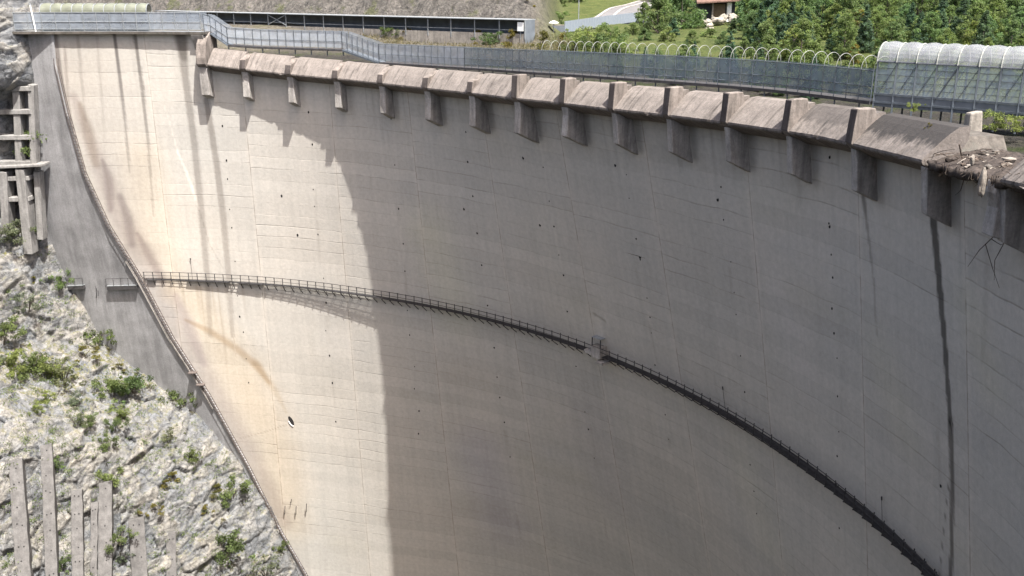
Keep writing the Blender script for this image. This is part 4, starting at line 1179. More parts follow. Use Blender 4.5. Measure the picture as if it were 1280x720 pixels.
# shrubs on the gorge rock:   px, py of the foot, half width in px, kind, label
SHR = [(44, 190, 13, 'L0', 'bright green shrub on the ledge of the concrete lattice'),
       (20, 300, 15, 'G0', 'dull green shrub at the foot of the concrete lattice'),
       (44, 302, 11, 'B0', 'green shrub at the foot of the lattice, right beside the grey abutment'),
       (76, 357, 9, 'L0', 'small bright shrub at the left end of the short steel stage'),
       (36, 388, 11, 'G1', 'narrow grey green shrub halfway up the pale scree'),
       (42, 350, 7, 'Y0', 'yellowish tuft on the scree above the narrow grey green shrub'),
       (4, 425, 14, 'B1', 'dark shrub at the picture edge beside the pale cliff face'),
       (3, 455, 8, 'G0', 'small dark shrub directly below the one at the picture edge'),
       (14, 464, 14, 'L0', 'light green shrub on the grassy ledge, left end'),
       (38, 466, 14, 'B2', 'round green shrub in the middle of the grassy ledge'),
       (62, 470, 13, 'L0', 'bright green shrub on the grassy ledge next to the grey bush'),
       (80, 478, 18, 'G1', 'large grey green bush at the right end of the grassy ledge'),
       (57, 500, 9, 'L0', 'bright green tuft hanging below the grassy ledge'),
       (122, 432, 12, 'B0', 'green shrub standing against the abutment just above the ledge of dry grass'),
       (105, 448, 12, 'Y0', 'straw coloured grass clump below the shrub against the abutment'),
       (140, 494, 14, 'B1', 'left one of a pair of green shrubs at the foot of the abutment'),
       (168, 492, 15, 'B2', 'right one of a pair of green shrubs at the foot of the abutment'),
       (150, 462, 8, 'Y0', 'thin yellow green plant above the pair of shrubs'),
       (228, 508, 11, 'B0', 'slender green shrub on the rock rim below the stair landing'),
       (97, 508, 9, 'G0', 'dull little shrub right of the tuft under the grassy ledge'),
       (96, 532, 8, 'G1', 'dark little shrub on the bare slab in the middle of the slope'),
       (112, 530, 8, 'L0', 'light green little shrub next to the dark one on the bare slab'),
       (150, 522, 9, 'L0', 'yellow green plant on the slope right under the pair of shrubs'),
       (143, 538, 8, 'B0', 'small green plant just below the yellow green one'),
       (135, 563, 9, 'B1', 'compact dark shrub above the head of the fourth beam'),
       (69, 585, 8, 'L0', 'bright tuft of grass touching the second beam'),
       (134, 606, 12, 'L0', 'grass tuft crowning the wide fourth beam'),
       (44, 515, 8, 'L0', 'small tuft at the end of the long dark crack'),
       (215, 600, 11, 'Y0', 'yellow green scrub beside the large grey boulder'),
       (192, 640, 9, 'Y0', 'mossy yellow tuft above the broad low beam'),
       (176, 646, 8, 'Y0', 'brownish tuft on the head of the broad low beam'),
       (290, 622, 15, 'B1', 'green shrub on the outer rock rim near the stair'),
       (270, 614, 9, 'Y0', 'olive scrub left of the shrub on the outer rim'),
       (282, 694, 18, 'B2', 'big green bush near the bottom of the slope'),
       (150, 680, 11, 'B0', 'green climber in the gap between the fourth and fifth beam'),
       (152, 705, 10, 'G0', 'darker climber at the bottom of that gap between beams'),
       (74, 712, 9, 'B1', 'little shrub at the foot of the second beam'),
       (330, 720, 16, 'G1', 'grey green bush at the bottom right of the slope'),
       (350, 688, 7, 'B0', 'tiny shrub between the outer rock rim and the stair'),
       (238, 575, 8, 'B2', 'small green plant under the rim, above the large grey boulder'),
       (212, 553, 8, 'G0', 'small dull plant on the crest of the rock, mid slope'),
       (258, 640, 8, 'Y0', 'dry yellow tuft on the stripy rock right of the grey boulder')]
for x, y, w, k, lab in SHR:
    p = rock_at(x, y, .05); s = w * 1.38 * p.y / F
    sc = (s * random.uniform(.9, 1.3), s, s * random.uniform(.75, 1.15)) if k != 'Y0' else (s * 1.1, s, s * .6)
    plant(k, 'grass_tuft' if 'tuft' in lab or 'grass' in lab.split()[-3:] else 'shrub', tuple(p), sc, lab, 'shrub', 'shrubs on the gorge rock', BUSH)
# scattered small growth nobody could count
def tufts():
    V = []; F_ = []; T = []
    r = random.Random(3)
    for i in range(1700):
        px = r.uniform(-5, 345); py = r.uniform(285, 722)
        xb = np.interp(py, [a for a, b in BX], [b for a, b in BX])
        if px > xb - 4: continue
        if noise.noise(Vector((px * .022, py * .022, 4.0))) < .0 and r.random() < .85: continue
        p = rock_at(px, py, .05)
        for k in range(r.randint(10, 34)):
            c = p + Vector((r.gauss(0, .28), r.gauss(0, .28), abs(r.gauss(0, .18))))
            a = Vector((r.gauss(0, 1), r.gauss(0, 1), r.gauss(.6, 1))).normalized() * r.uniform(.07, .16); b = a.cross(Vector((r.gauss(0, 1), r.gauss(0, 1), r.gauss(0, 1)))).normalized() * .05
            n = len(V); V += [c - a, c + b, c + a, c - b]; F_.append((n, n + 1, n + 2, n + 3)); T += [r.uniform(.7, 1.5)] * 4
    me = bpy.data.meshes.new('ground_cover'); me.from_pydata([tuple(v) for v in V], [], F_)
    a = me.attributes.new('tone', 'FLOAT_COLOR', 'POINT'); c = np.ones((len(V), 4), np.float32); c[:, :3] = np.array(T)[:, None]; a.data.foreach_set('color', c.ravel())
    me.materials.append(M['leafB']); o = bpy.data.objects.new('ground_cover', me); COL.objects.link(o)
    props(o, 'scattered grass and weeds in the cracks of the gorge rock', None, None, 'stuff')
tufts()

# ------------------------------------------------------------------ land behind the dam
SHELT = [(196, 27.5), (330, 31.5), (600, 40), (656, 43.5)]
SHP = [at_z(x, y, -6.4) for x, y in SHELT]
sd = np.array([SHP[-1][0] - SHP[0][0], SHP[-1][1] - SHP[0][1]]); sd /= np.linalg.norm(sd); sn = np.array([-sd[1], sd[0]]); sn = sn if sn[1] > 0 else -sn
def land(x, y):
    x = np.asarray(x, float); y = np.asarray(y, float)
    ph = np.degrees(np.arctan2(x - CX, y - CY)); r = np.hypot(x - CX, y - CY)
    d = r - rwall(np.clip(ph, -20, 105), ZC)
    z = -9.4 + 3.0 * sm(d, 4, 40)
    a = x / np.maximum(y, 30)
    e = (x - SHP[0][0]) * sn[0] + (y - SHP[0][1]) * sn[1]
    wl = 1 - sm(a, .005, .05)
    z = z + wl * np.minimum(np.maximum(e - 2.0, 0) * 1.15, 70)
    wm = sm(a, .0, .06) * (1 - sm(a, .25, .34))
    z = z + wm * np.maximum(y - 165, 0) * .055 + sm(a, .13, .2) * wm * np.maximum(y - 176, 0) * .22
    wr = sm(a, .25, .34)
    z = z + wr * np.maximum(y - 138, 0) * .20 + wr * np.maximum(y - 185, 0) * .15
    z = z + .35 * np.sin(x * .23 + 1) * np.sin(y * .19) * sm(d, 6, 20)
    # the near right abutment
    z = np.where((ph > 90), z - 1.2, z)
    z = np.where(d < 3.4, -125.0, z)
    z = np.where((ph < -9) & (d < 40), np.where(d > 3, -6.0 + np.maximum(0, -ph - 9) * .6, z), z)
    return z
def build_land():
    xs = np.concatenate([np.arange(-1500, -130, 60), np.arange(-130, 150, 1.15), np.arange(150, 1500, 60)]); ys = np.concatenate([np.arange(-900, -40, 60), np.arange(-40, 300, 1.15), np.arange(300, 2200, 60)])
    X, Y = np.meshgrid(xs, ys); Z = land(X, Y)
    a = X / np.maximum(Y, 30)
    e = (X - SHP[0][0]) * sn[0] + (Y - SHP[0][1]) * sn[1]
    rock = (1 - sm(a, .01, .045)) * sm(e, 1.5, 3)
    # relief of the rocky hill
    nr, nc = X.shape
    for i in range(nr):
        if not (-40 < ys[i] < 260): continue
        for j in range(nc):
            if rock[i, j] > .02 and -120 < xs[j] < 30:
                q = Vector((X[i, j], Y[i, j], Z[i, j])); 
                k = noise.noise(q * .12) * 2.6 + noise.noise(q * .35) * 1.7 + noise.noise(q * .9) * .9
                Z[i, j] += k * rock[i, j] * min(1, max(0, e[i, j] - 2) / 6)
            elif Z[i, j] > -50:
                Z[i, j] += .12 * noise.noise(Vector((X[i, j] * .5, Y[i, j] * .5, 0)))
    far = sm(np.hypot(X, Y), 400, 1400); Z = np.where(Z > -100, Z + far * 180, Z)
    dd = np.hypot(X - CX, Y - CY) - rwall(np.clip(np.degrees(np.arctan2(X - CX, Y - CY)), -20, 105), ZC)
    grass = sm(a, .015, .06) * sm(dd, 8, 22)
    col = np.zeros(X.shape + (3,)); col[..., 0] = rock; col[..., 1] = grass; col[..., 2] = 1 - sm(dd, 9, 18)
    t = NT('land'); p = t.pos()
    sep = t.n('ShaderNodeSeparateColor'); t.t.links.new(t.attr('tone'), sep.inputs[0])
    n1 = t.noise(p, .35, 6, .7); n2 = t.noise(p, 1.6, 6, .7)
    dry = t.ramp(n1, [(.3, (.085, .075, .055)), (.5, (.16, .142, .11)), (.7, (.095, .094, .045))])
    grs = t.ramp(n1, [(.3, (.06, .08, .025)), (.55, (.10, .12, .036)), (.75, (.15, .14, .06))])
    rk = t.ramp(t.noise(t.mapping(p, (1, 1, .45)), .55, 9, .78, dist=1.2), [(.34, (.03, .028, .026)), (.44, (.10, .092, .081)), (.58, (.165, .15, .131)), (.72, (.24, .22, .193))])
    rk = t.mul(rk, (.10, .105, .05), t.math('MULTIPLY', t.ramp(t.noise(p, .22, 6, .7), [(.56, 0), (.64, 1)]), .8), 'MIX')
    c = t.mul(dry, grs, sep.outputs[1], 'MIX'); c = t.mul(c, rk, sep.outputs[0], 'MIX'); c = t.mul(c, t.ramp(n1, [(.35, (.035, .033, .03)), (.5, (.06, .054, .045)), (.62, (.045, .055, .022))]), sep.outputs[2], 'MIX'); c = t.mul(c, t.ramp(n2, [(.3, .65), (.7, 1.25)]))
    t.bump(t.math('ADD', n2, t.noise(p, .6, 9, .8)), 1.0, .8); t.done(c, .95, 0, .15)
    zq = np.stack([Z[:-1, :-1], Z[1:, :-1], Z[1:, 1:], Z[:-1, 1:]], -1)
    keep = ~((zq.min(-1) < -80) & (zq.max(-1) > -80))
    g = grid_object('terrain', Z[..., None] * np.array([0, 0, 1]) + np.stack([X, Y, 0 * X], -1), t.m, None, col, None, True, True, keep)
    props(g, 'ground and hillside behind the dam', None, None, 'structure')
build_land()
def on_land(px, py):
    d = ray(px, py); lo, hi = 60.0, 420.0
    t = 75.0
    while t < 420:
        q = d * t
        if q[2] <= float(land(q[0], q[1])) + .0 and float(land(q[0], q[1])) > -60: break
        t += .5
    return q

def dry_grass():
    r = random.Random(5); V = []; F_ = []; T = []
    for i in range(420):
        px = r.uniform(430, 720); py = r.uniform(40, 66)
        if py < 38 + (px - 430) * .03: continue
        p = Vector(on_land(px, py))
        for k in range(r.randint(12, 30)):
            c = p + Vector((r.gauss(0, .45), r.gauss(0, .45), abs(r.gauss(0, .2))))
            a_ = Vector((r.gauss(0, .5), r.gauss(0, .5), 1)).normalized() * r.uniform(.12, .4); b = Vector((r.gauss(0, 1), r.gauss(0, 1), 0)).normalized() * .05
            n = len(V); V += [c - a_ * .2 - b, c - a_ * .2 + b, c + a_]; F_.append((n, n + 1, n + 2)); T += [r.uniform(.5, 1.4)] * 3
    me = bpy.data.meshes.new('dry_grass'); me.from_pydata([tuple(v) for v in V], [], F_)
    a = me.attributes.new('tone', 'FLOAT_COLOR', 'POINT'); c = np.ones((len(V), 4), np.float32); c[:, :3] = np.array(T)[:, None]; a.data.foreach_set('color', c.ravel())
    me.materials.append(mat_leaf('straw', (.17, .145, .085))); o = bpy.data.objects.new('dry_grass', me); COL.objects.link(o)
    props(o, 'dry grass on the bank in front of the long shelter', None, None, 'stuff')
dry_grass()

# long low shelter along the foot of the rocky hill
def shelter():
    A, B = Vector(SHP[0]), Vector(SHP[-1]); A.z = -6.5; B.z = -6.5
    root = thing('roadside_shelter', tuple(A.lerp(B, .5)), 'long low flat-roofed shelter with thin posts below the rocky hillside', 'shelter')
    d = (B - A).normalized(); n = Vector((sn[0], sn[1], 0)); H = 1.95; L = (B - A).length
    nseg = 19
    def bx(m, s0, s1, o0, o1, z0, z1):
        c = [A + d * s0 + n * o0, A + d * s1 + n * o0, A + d * s1 + n * o1, A + d * s0 + n * o1]
        m.box8([p + Vector((0, 0, z0)) for p in c] + [p + Vector((0, 0, z1)) for p in c])
    m = MB(); bx(m, 0, L, -.3, 2.6, H, H + .09); m.build('roof', M['galv'], root)
    m = MB(); bx(m, 0, L, 2.2, 2.4, -2.2, H - .004); m.build('back_wall', M['slate'], root)
    m = MB(); bx(m, 0, L, .0, .12, -2.2, .2); m.build('front_kerb', M['block'], root)
    m = MB(); bx(m, 0, L, .02, .08, .62, .7); m.build('rail', M['galv'], root)
    m = MB(); bx(m, L - .1, L, .0, 2.2, -2.2, H - .004); m.build('end_wall', M['slate'], root)
    for i in range(nseg + 1):
        m = MB(); bx(m, L * i / nseg - .06, L * i / nseg + .06, -.06, .06 - .002, -.5, H - .004); m.build('post', M['galv'], root)
    i = 7
    for z0, z1 in ((.3, H - .1), (H - .1, .3)):
        m = MB(); m.beam(A + d * (L * i / nseg) + Vector((0, 0, z0)) - n * .08, A + d * (L * (i + 1) / nseg) + Vector((0, 0, z1)) - n * .08, .08); m.build('brace', M['galv'], root)
    # board
    s0 = L - 1.1
    m = MB(); bx(m, s0, s0 + .95, -.16, -.1, .55, 1.7)
    c = A + d * (s0 + .45)
    r2 = thing('notice_board', tuple(c), 'blank white notice board at the right end of the long shelter', 'board')
    o = m.build('panel', M['white'], r2)
    m = MB(); bx(m, s0 + .42, s0 + .52, -.10 + .002, -.062, -.5, 1.6); m.build('board_post', M['galv'], r2)
shelter()
# dark mouth of the tunnel behind the far left fence
c = at_depth(34, 3, 133)
root = thing('tunnel_portal', tuple(c), 'dark tunnel mouth in the rock behind the far left end of the walkway', 'tunnel')
m = MB(); m.box((c[0] - 2.0, c[1], c[2] - 4), (c[0] + 2.3, c[1] + 1, c[2] + 2.5)); m.build('opening', M['dark'], root)
m = MB(); m.box((c[0] - 2.8, c[1] - .6, c[2] - 4), (c[0] - 2.02, c[1] + .9, c[2] + 3.2)); m.build('jamb', M['grid'], root)
m = MB(); m.box((c[0] - 2.8, c[1] - .6, c[2] + 2.502), (c[0] + 3, c[1] + .9, c[2] + 3.4)); m.build('lintel', M['grid'], root)

# ribbed sheet barrier at the road
def barrier():
    P = [Vector(at_z(x, y, z)) for x, y, z in ((706, 41, -6.3), (752, 33.5, -6.2), (800, 26.5, -6.0))]
    root = thing('sheet_fence', tuple(P[1]), 'curved blue grey ribbed sheet fence along the road bend', 'fence')
    m = MB(); n = 54; pts = []
    for i in range(n + 1):
        t = i / n * 2; k = min(1, int(t)); q = P[k].lerp(P[k + 1], t - k) + Vector((0, .6 * math.sin(math.pi * i / n), 0))
        pts.append(q + Vector((0, .07 if i % 2 else -.07, 0)))
    for a, b in zip(pts[:-1], pts[1:]): m.face([a, b, b + Vector((0, 0, 1.5)), a + Vector((0, 0, 1.5))])
    o = m.build('ribbed_sheet', M['sheet'], root); s = o.modifiers.new('s', 'SOLIDIFY'); s.thickness = .05
    for i in range(0, n + 1, 6):
        mm = MB(); mm.beam(pts[i] + Vector((0, .15, -1.2)), pts[i] + Vector((0, .15, 1.5)), .1); mm.build('post', M['galv'], root)
    mm = MB()
    for a, b in zip(pts[:-1], pts[1:]):
        c = [a + Vector((0, .1, -.02)), b + Vector((0, .1, -.02)), b + Vector((0, 1.6, -.02)), a + Vector((0, 1.6, -.02))]
        mm.box8([p - Vector((0, 0, 1.0)) for p in c] + c)
    mm.build('base_or_shade_block', M['dark'], root)  # dark block painting the shadowed gap under the sheet fence
    e = P[2] + Vector((.2, 0, -.6)); r2 = thing('site_box', tuple(e), 'dark steel cabinet at the right end of the ribbed sheet fence', 'cabinet')
    mm = MB(); mm.box(tuple(e), tuple(e + Vector((1.4, 1.4, 2.0)))); mm.build('body', M['slate'], r2)
    mm = MB(); mm.box(tuple(e + Vector((1.46, .1, .7))), tuple(e + Vector((2.0, 1.0, 1.9)))); mm.build('side_panel', M['block'], r2)
barrier()

# road
def road():
    c = [(792, 24), (778, 16), (790, 8), (812, 1), (840, -8), (880, -22)]
    C_ = []
    for x, y in c: C_.append(Vector(on_land(x, y)))
    m = MB(); kb = [MB(), MB()]
    # straightforward strip: two edges traced on the ground
    Ledge = [(738, 27), (752, 19), (775, 10), (800, 3.5), (835, -4)]; Redge = [(806, 27), (806, 20), (808, 13), (822, 8), (850, 2)]
    def res(E):
        pts = [Vector(on_land(x, y)) for x, y in E]; out = []
        for i in range(len(pts) - 1):
            for k in range(8): out.append(pts[i].lerp(pts[i + 1], k / 8))
        return out + [pts[-1]]
    a, b = res(Ledge), res(Redge)
    for i in range(len(a) - 1):
        q = []
        for j in range(7):
            for t in (0,): pass
        for j in range(6):
            def g(p, r, t):
                v = p.lerp(r, t); v.z = max(float(land(v.x, v.y)), -7) + .28; return v
            m.face([g(a[i], b[i], j / 6), g(a[i], b[i], (j + 1) / 6), g(a[i + 1], b[i + 1], (j + 1) / 6), g(a[i + 1], b[i + 1], j / 6)])
    o = recalc(m.build('road', M['asphalt'])); props(o, 'grey asphalt road climbing away', None, None, 'structure')
    for t, lab in ((.03, 'pale kerb along the left side of the climbing road'), (.34, 'pale kerb strip between footpath and road'), (.86, 'pale kerb line along the right side of the climbing road')):
        mm = MB()
        for i in range(len(a) - 1):
            p, q = a[i].lerp(b[i], t), a[i + 1].lerp(b[i + 1], t)
            p.z = float(land(p.x, p.y)) + .36; q.z = float(land(q.x, q.y)) + .36
            mm.beam(p, q, .55, .25)
        o = mm.build('kerb', M['kerb']); props(o, lab, None, None, 'structure')
road()
# lamp post by the grass slope
p = Vector(on_land(723, 33)); root = thing('lamp_post', tuple(p), 'thin grey green lamp post left of the road', 'lamp post')
m = MB(); m.tube([p - Vector((0, 0, .3)), p + Vector((0, 0, 7.5))], .09, 7, taper=.05); m.build('pole', M['galv'], root)
m = MB(); m.tube([p + Vector((0, 0, 7.45)), p + Vector((.9, 0, 7.6))], .06, 6); m.build('arm', M['galv'], root)
# sunshade and people's corner
p = Vector(on_land(692, 41)); root = thing('parasol', tuple(p), 'white open parasol on the terrace right of the shelter', 'parasol')
m = MB(); m.tube([p, p + Vector((0, 0, 1.6))], .05, 6); m.build('pole', M['galv'], root)
m = MB(); n = 12; z0 = 1.3; RP = .68
for k in range(n):
    a0, a1 = 2 * math.pi * k / n, 2 * math.pi * (k + 1) / n
    m.face([p + Vector((RP * math.cos(a0), RP * math.sin(a0), z0)), p + Vector((RP * math.cos(a1), RP * math.sin(a1), z0)), p + Vector((.36 * math.cos(a1), .36 * math.sin(a1), z0 + .22)), p + Vector((.36 * math.cos(a0), .36 * math.sin(a0), z0 + .22))])
    m.face([p + Vector((.36 * math.cos(a0), .36 * math.sin(a0), z0 + .22)), p + Vector((.36 * math.cos(a1), .36 * math.sin(a1), z0 + .22)), p + Vector((0, 0, z0 + .32))])
o = m.build('canopy', M['white'], root); s = o.modifiers.new('s', 'SOLIDIFY'); s.thickness = .03
A = Vector(on_land(664, 41)); B = Vector(on_land(706, 41)); root = thing('terrace_wall', tuple(A), 'low grey terrace wall between the shelter and the ribbed fence', 'wall')
m = MB(); m.box8([A + Vector((0, 1.2, -.5)), B + Vector((0, 1.2, -.5)), B + Vector((0, 1.5, -.5)), A + Vector((0, 1.5, -.5)), A + Vector((0, 1.2, .95)), B + Vector((0, 1.2, .95)), B + Vector((0, 1.5, .95)), A + Vector((0, 1.5, .95))]); m.build('wall_body', M['slate'], root)
m = MB(); m.box8([A + Vector((0, 1.15, .952)), B + Vector((0, 1.15, .952)), B + Vector((0, 1.55, .952)), A + Vector((0, 1.55, .952)), A + Vector((0, 1.15, 1.03)), B + Vector((0, 1.15, 1.03)), B + Vector((0, 1.55, 1.03)), A + Vector((0, 1.55, 1.03))]); m.build('coping', M['block'], root)

# hut with brown roof
def hut():
    c = at_depth(896, 18, 168); root = thing('hut', tuple(c), 'small hut with a brown pitched roof half hidden behind trees', 'hut')
    x, y, z = c
    def bx(nm, a, b, mat, par=None):
        m = MB(); m.box((x + a[0], y + a[1], z + a[2]), (x + b[0], y + b[1], z + b[2])); return m.build(nm, mat, par or root)
    bx('wall', (-3.0, .8, -1.5), (3.2, 5, 2.0), M['dark'])
    bx('pale_wall', (1.75, .3, -1.2), (2.5, .798, 1.9), M['white'])
    bx('corner_pillar', (-.85, .0, -1.2), (-.6, .3, 1.9), M['palewood'])
    bx('door', (-.5, .6, -1.2), (1.5, .798, 1.7), mat_plain('brown_door', (.12, .085, .05)))
    m = MB(); m.prism([(x - 3.6, y - .8, z + 1.75), (x + 4.6, y - .8, z + 2.2), (x + 4.2, y + 2.6, z + 4.2), (x - 3.4, y + 2.6, z + 4.0)], [(x - 3.6, y - .8, z + 1.98), (x + 4.6, y - .8, z + 2.42), (x + 4.2, y + 2.6, z + 4.42), (x - 3.4, y + 2.6, z + 4.22)]); recalc(m.build('roof', M['roof'], root))
hut()
for i in range(22):
    px = random.uniform(868, 922) if i < 17 else random.uniform(872, 890); py = 20 + random.uniform(0, 7) if i < 17 else random.uniform(25, 40)
    p = at_depth(px, py, 165.5 - (py - 20) * .4); s = random.uniform(.45, .95)
    o = lump('boulder', p, (s, s * .8, s * .7), M['boulder'], None, 30 + i, 2, .4); props(o, 'pale boulder in the stone heap under the brown roofed hut', 'boulder', 'boulders under the hut')
p = Vector(at_depth(1010, 76, 112)); o = lump('boulder', p, (1.2, 1.0, 1.1), M['boulder'], None, 77, 3, .35); props(o, 'large pale boulder standing behind the hooped fence near its right end', 'boulder')
p = Vector(at_depth(986, 58, 128)); o = lump('boulder', p, (.9, .8, 1.2), M['boulder'], None, 78, 3, .35); props(o, 'smaller pale boulder among trees, up the slope from the large one', 'boulder')
p = Vector(at_depth(944, 55, 130)); o = lump('boulder', p, (.9, .8, .9), M['boulder'], None, 79, 3, .35); props(o, 'pinkish boulder among shrubs left of the smaller pale boulder', 'boulder')

# trees one can single out    px of stem, foot px row, depth, height px, kind, label
def tree_at(px, topy, Y, hpx, kind, label, name=None, group=None, wide=1.0):
    top = at_depth(px, topy, Y); H = hpx * Y / F
    p = Vector((top[0], top[1], top[2] - H))
    base_h = {'D': 9, 'L': 7, 'C': 10, 'Y': 6}[kind[0]]
    s = H / base_h
    return plant(kind, name or ('conifer' if kind[0] == 'C' else 'tree'), tuple(p), (s * wide, s * wide, s), label, 'tree', group)
ONE = [(806, 4, 150, 44, 'D3', 'leafy tree right beside the road bend, left of the two tall ones', .9),
       (870, 12, 150, 50, 'L1', 'light green tree just left of the boulder heap', .9),
       (836, 34, 122, 30, 'L0', 'low yellow green tree in front of the short dark conifer', 1.2),
       (806, 36, 124, 28, 'D2', 'low green tree in front of the tall leafy tree at the road bend', 1.2),
       (866, 38, 120, 28, 'D0', 'low dark tree behind the hoops, below the light green one', 1.2),
       (905, 40, 118, 26, 'D1', 'low dark tree behind the hoops, below the bluish conifer', 1.3),
       (935, 38, 120, 30, 'C2', 'small conifer behind the hoops, left of the bright green tree', 1.3),
       (792, 30, 132, 42, 'D1', 'green tree in front of the dark cabinet at the end of the ribbed fence', 1.15),
       (824, -8, 140, 80, 'D0', 'tall leafy tree right of the road bend', 1.0),
       (853, -14, 146, 88, 'D2', 'tall leafy tree between the road and the hut, the fuller one', 1.05),
       (842, 22, 130, 50, 'C1', 'short dark conifer in front of the two tall leafy trees', 1.5),
       (918, 22, 134, 52, 'C0', 'bluish conifer below the boulder heap', 1.5),
       (888, 36, 128, 38, 'L0', 'yellow green bushy tree below the hut', 1.3),
       (948, 20, 142, 52, 'Y0', 'yellowing tree right of the bluish conifer', 1.2),
       (958, 30, 134, 44, 'L1', 'bright green tree in front of the yellowing one', 1.2),
       (940, -12, 160, 62, 'D3', 'dark leafy tree just right of the hut roof', 1.1),
       (975, 5, 150, 66, 'D4', 'olive tree above the smaller pale boulder', 1.1)]
for x, ty, Y, h, k, lab, w in ONE: tree_at(x, ty, Y, h, k, lab, wide=w)
SH2 = [(722, 62, 'L0', 14, 'light green bush at the left end of the bank below the ribbed fence'), (740, 64, 'L0', 16, 'spreading light green bush in the middle of the bank below the ribbed fence'), (762, 66, 'B0', 15, 'green bush on the bank below the ribbed fence, next to the tree'), (705, 60, 'Y0', 12, 'dry yellow bush behind the fence, under the terrace'), (776, 68, 'L0', 13, 'small light bush behind the first hoops'),
       (678, 58, 'Y0', 12, 'brown scrub behind the fence, right of the notice board'), (640, 56, 'Y0', 12, 'brownish scrub behind the fence, under the notice board'), (612, 57, 'B1', 11, 'olive scrub left of the notice board'), (596, 54, 'Y0', 10, 'straw scrub in the middle of the bank before the shelter'), (486, 47, 'B0', 8, 'dark scrub by the shelter front, near its middle'), (510, 48, 'Y0', 8, 'pale dry scrub right of the dark one by the shelter'), (700, 30, 'L0', 10, 'green bush by the terrace near the parasol'), (660, 8, 'Y0', 8, 'dry bush on the right shoulder of the rocky hill'), (760, 48, 'L0', 12, 'bright bush right under the ribbed fence'), (735, 50, 'L0', 11, 'pale green bush under the left half of the ribbed fence')]
for x, y, k, w, lab in SH2:
    p = on_land(x, y); s = w * 1.25 * p[1] / F
    plant(k, 'shrub', tuple(p), (s, s, s * .8), lab, 'shrub', None, BUSH)
# the wood on the hill
pts = []; tries = 0
rt = random.Random(11)
def blocked(x, y):
    a = 640 + F * x / (y * math.cos(0))
    px, py = project((x, y, float(land(x, y)) + 4))
    if 800 < px < 932 and 106 < y < 172: return True
    if px < 830 and y > 104: return True
    return False
while len(pts) < 280 and tries < 30000:
    tries += 1
    y = rt.uniform(80, 205); a = rt.uniform(.10, .60); x = a * y
    if blocked(x, y): continue
    ph = math.degrees(math.atan2(x - CX, y - CY)); d = math.hypot(x - CX, y - CY) - float(rwall(min(ph, 105), ZC))
    if d < 9: continue
    if x < 11: continue
    if min([math.hypot(x - u, y - v) for u, v in pts] + [99]) < (2.6 if y < 130 else 4.2): continue
    pts.append((x, y))
for x, y in pts:
    near = y < 118
    r_ = rt.random()
    kind = rt.choice(['D0', 'D1', 'D2', 'D3', 'D4']) if r_ < .5 else (rt.choice(['C0', 'C1', 'C2']) if r_ < .76 else (rt.choice(['L0', 'L1']) if r_ < .95 else 'Y0'))
    pxx = float(project((x, y, float(land(x, y)) + 2))[0])
    s = rt.uniform(.62, 1.0) * (.75 if pxx < 935 and y < 110 else 1) * (np.interp(y, [80, 90, 118, 130], [.38, .5, .62, 1.0]))
    lab = {'D': 'leafy green tree in the dense wood on the hillside behind the dam', 'C': 'dark conifer in the dense wood on the hillside behind the dam', 'L': 'light green tree in the dense wood on the hillside behind the dam', 'Y': 'yellowing small tree in the dense wood on the hillside behind the dam'}[kind[0]]
    plant(kind, 'conifer' if kind[0] == 'C' else 'tree', (x, y, float(land(x, y)) - .2), (s * rt.uniform(.95, 1.3), s * rt.uniform(.95, 1.3), s), lab, 'tree', {'D': 'leafy trees of the hillside wood', 'C': 'conifers of the hillside wood', 'L': 'light green trees of the hillside wood', 'Y': 'yellowing trees of the hillside wood'}[kind[0]])
# far trees on the grassy slope beyond the road
for i, (x, ty, Y) in enumerate(((700, -18, 205), (722, -22, 215), (745, -25, 230), (684, -20, 196), (778, -24, 240))):
    tree_at(x, ty, Y, 30, 'D%d' % i, 'dark tree at the top of the grassy slope beyond the road', group='trees above the grassy slope', wide=1.2)
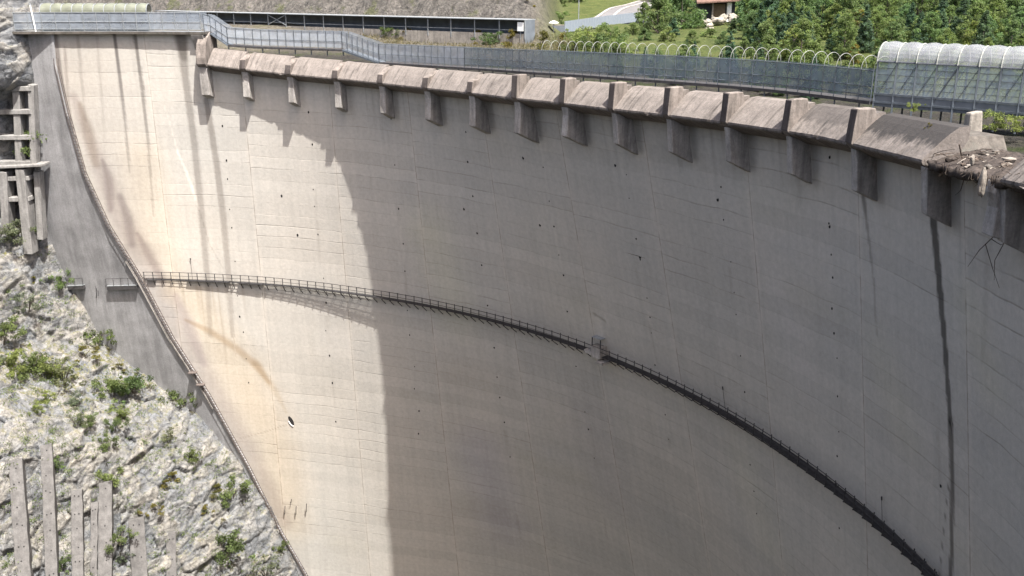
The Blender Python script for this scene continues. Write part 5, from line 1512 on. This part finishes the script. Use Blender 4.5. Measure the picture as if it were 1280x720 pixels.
# weeds near the right end of the crest
for x, y, Y, w, lab in ((1142, 138, 63, 6, 'green weeds under the left part of the roofed walkway'), (1245, 160, 61, 13, 'tall green weeds under the roofed walkway, right of the masonry pillar'), (1272, 163, 59, 11, 'weeds at the picture edge under the roofed walkway'), (1160, 160, 57, 4, 'tiny yellowish weed on the broken crest at the last apron')):
    p = at_depth(x, y, Y); s = w * Y / F * 1.2
    plant('L0' if w > 5 else 'Y0', 'weed_clump', tuple(p), (s, s, s * .9), lab, 'weeds', None, BUSH)

# ------------------------------------------------------------------ light and camera
SUN_AZ, SUN_EL = 35.3, 63.5       # degrees right of straight behind the camera
el, az = R(SUN_EL), R(SUN_AZ)
S = Vector((math.sin(az) * math.cos(el), -math.cos(az) * math.cos(el), math.sin(el)))
ld = bpy.data.lights.new('sun', 'SUN'); ld.energy = 3.55; ld.angle = R(.53); ld.color = (1.0, .985, .96)
lo = bpy.data.objects.new('sun', ld); COL.objects.link(lo); lo.rotation_euler = S.to_track_quat('Z', 'Y').to_euler()
w = bpy.data.worlds.new('World'); SC.world = w; w.use_nodes = True
nt = w.node_tree; bg = nt.nodes['Background']
sky = nt.nodes.new('ShaderNodeTexSky'); sky.sky_type = 'NISHITA'; sky.sun_disc = False
sky.sun_elevation = el; sky.sun_rotation = math.atan2(S.x, S.y); sky.altitude = 700; sky.air_density = .6; sky.dust_density = 4.5; sky.ozone_density = .0
mx = nt.nodes.new('ShaderNodeMix'); mx.data_type = 'RGBA'; mx.blend_type = 'MULTIPLY'; mx.inputs[0].default_value = 1; mx.inputs[7].default_value = (1.06, .99, .90, 1)
nt.links.new(sky.outputs[0], mx.inputs[6]); nt.links.new(mx.outputs[2], bg.inputs[0]); bg.inputs[1].default_value = .15
cd = bpy.data.cameras.new('camera'); cam = bpy.data.objects.new('camera', cd); COL.objects.link(cam)
cd.sensor_width = 36; cd.lens = F / 1280 * 36; cd.clip_end = 6000; cd.clip_start = .5
cam.rotation_euler = (math.pi / 2 - TH, 0, 0); SC.camera = cam
vs = SC.view_settings; vs.view_transform = 'Standard'; vs.look = 'None'; vs.gamma = 1; vs.use_curve_mapping = False; vs.exposure = 1.86
SC.render.engine = 'CYCLES'; SC.cycles.use_denoising = True; SC.cycles.max_bounces = 6; SC.cycles.transparent_max_bounces = 16
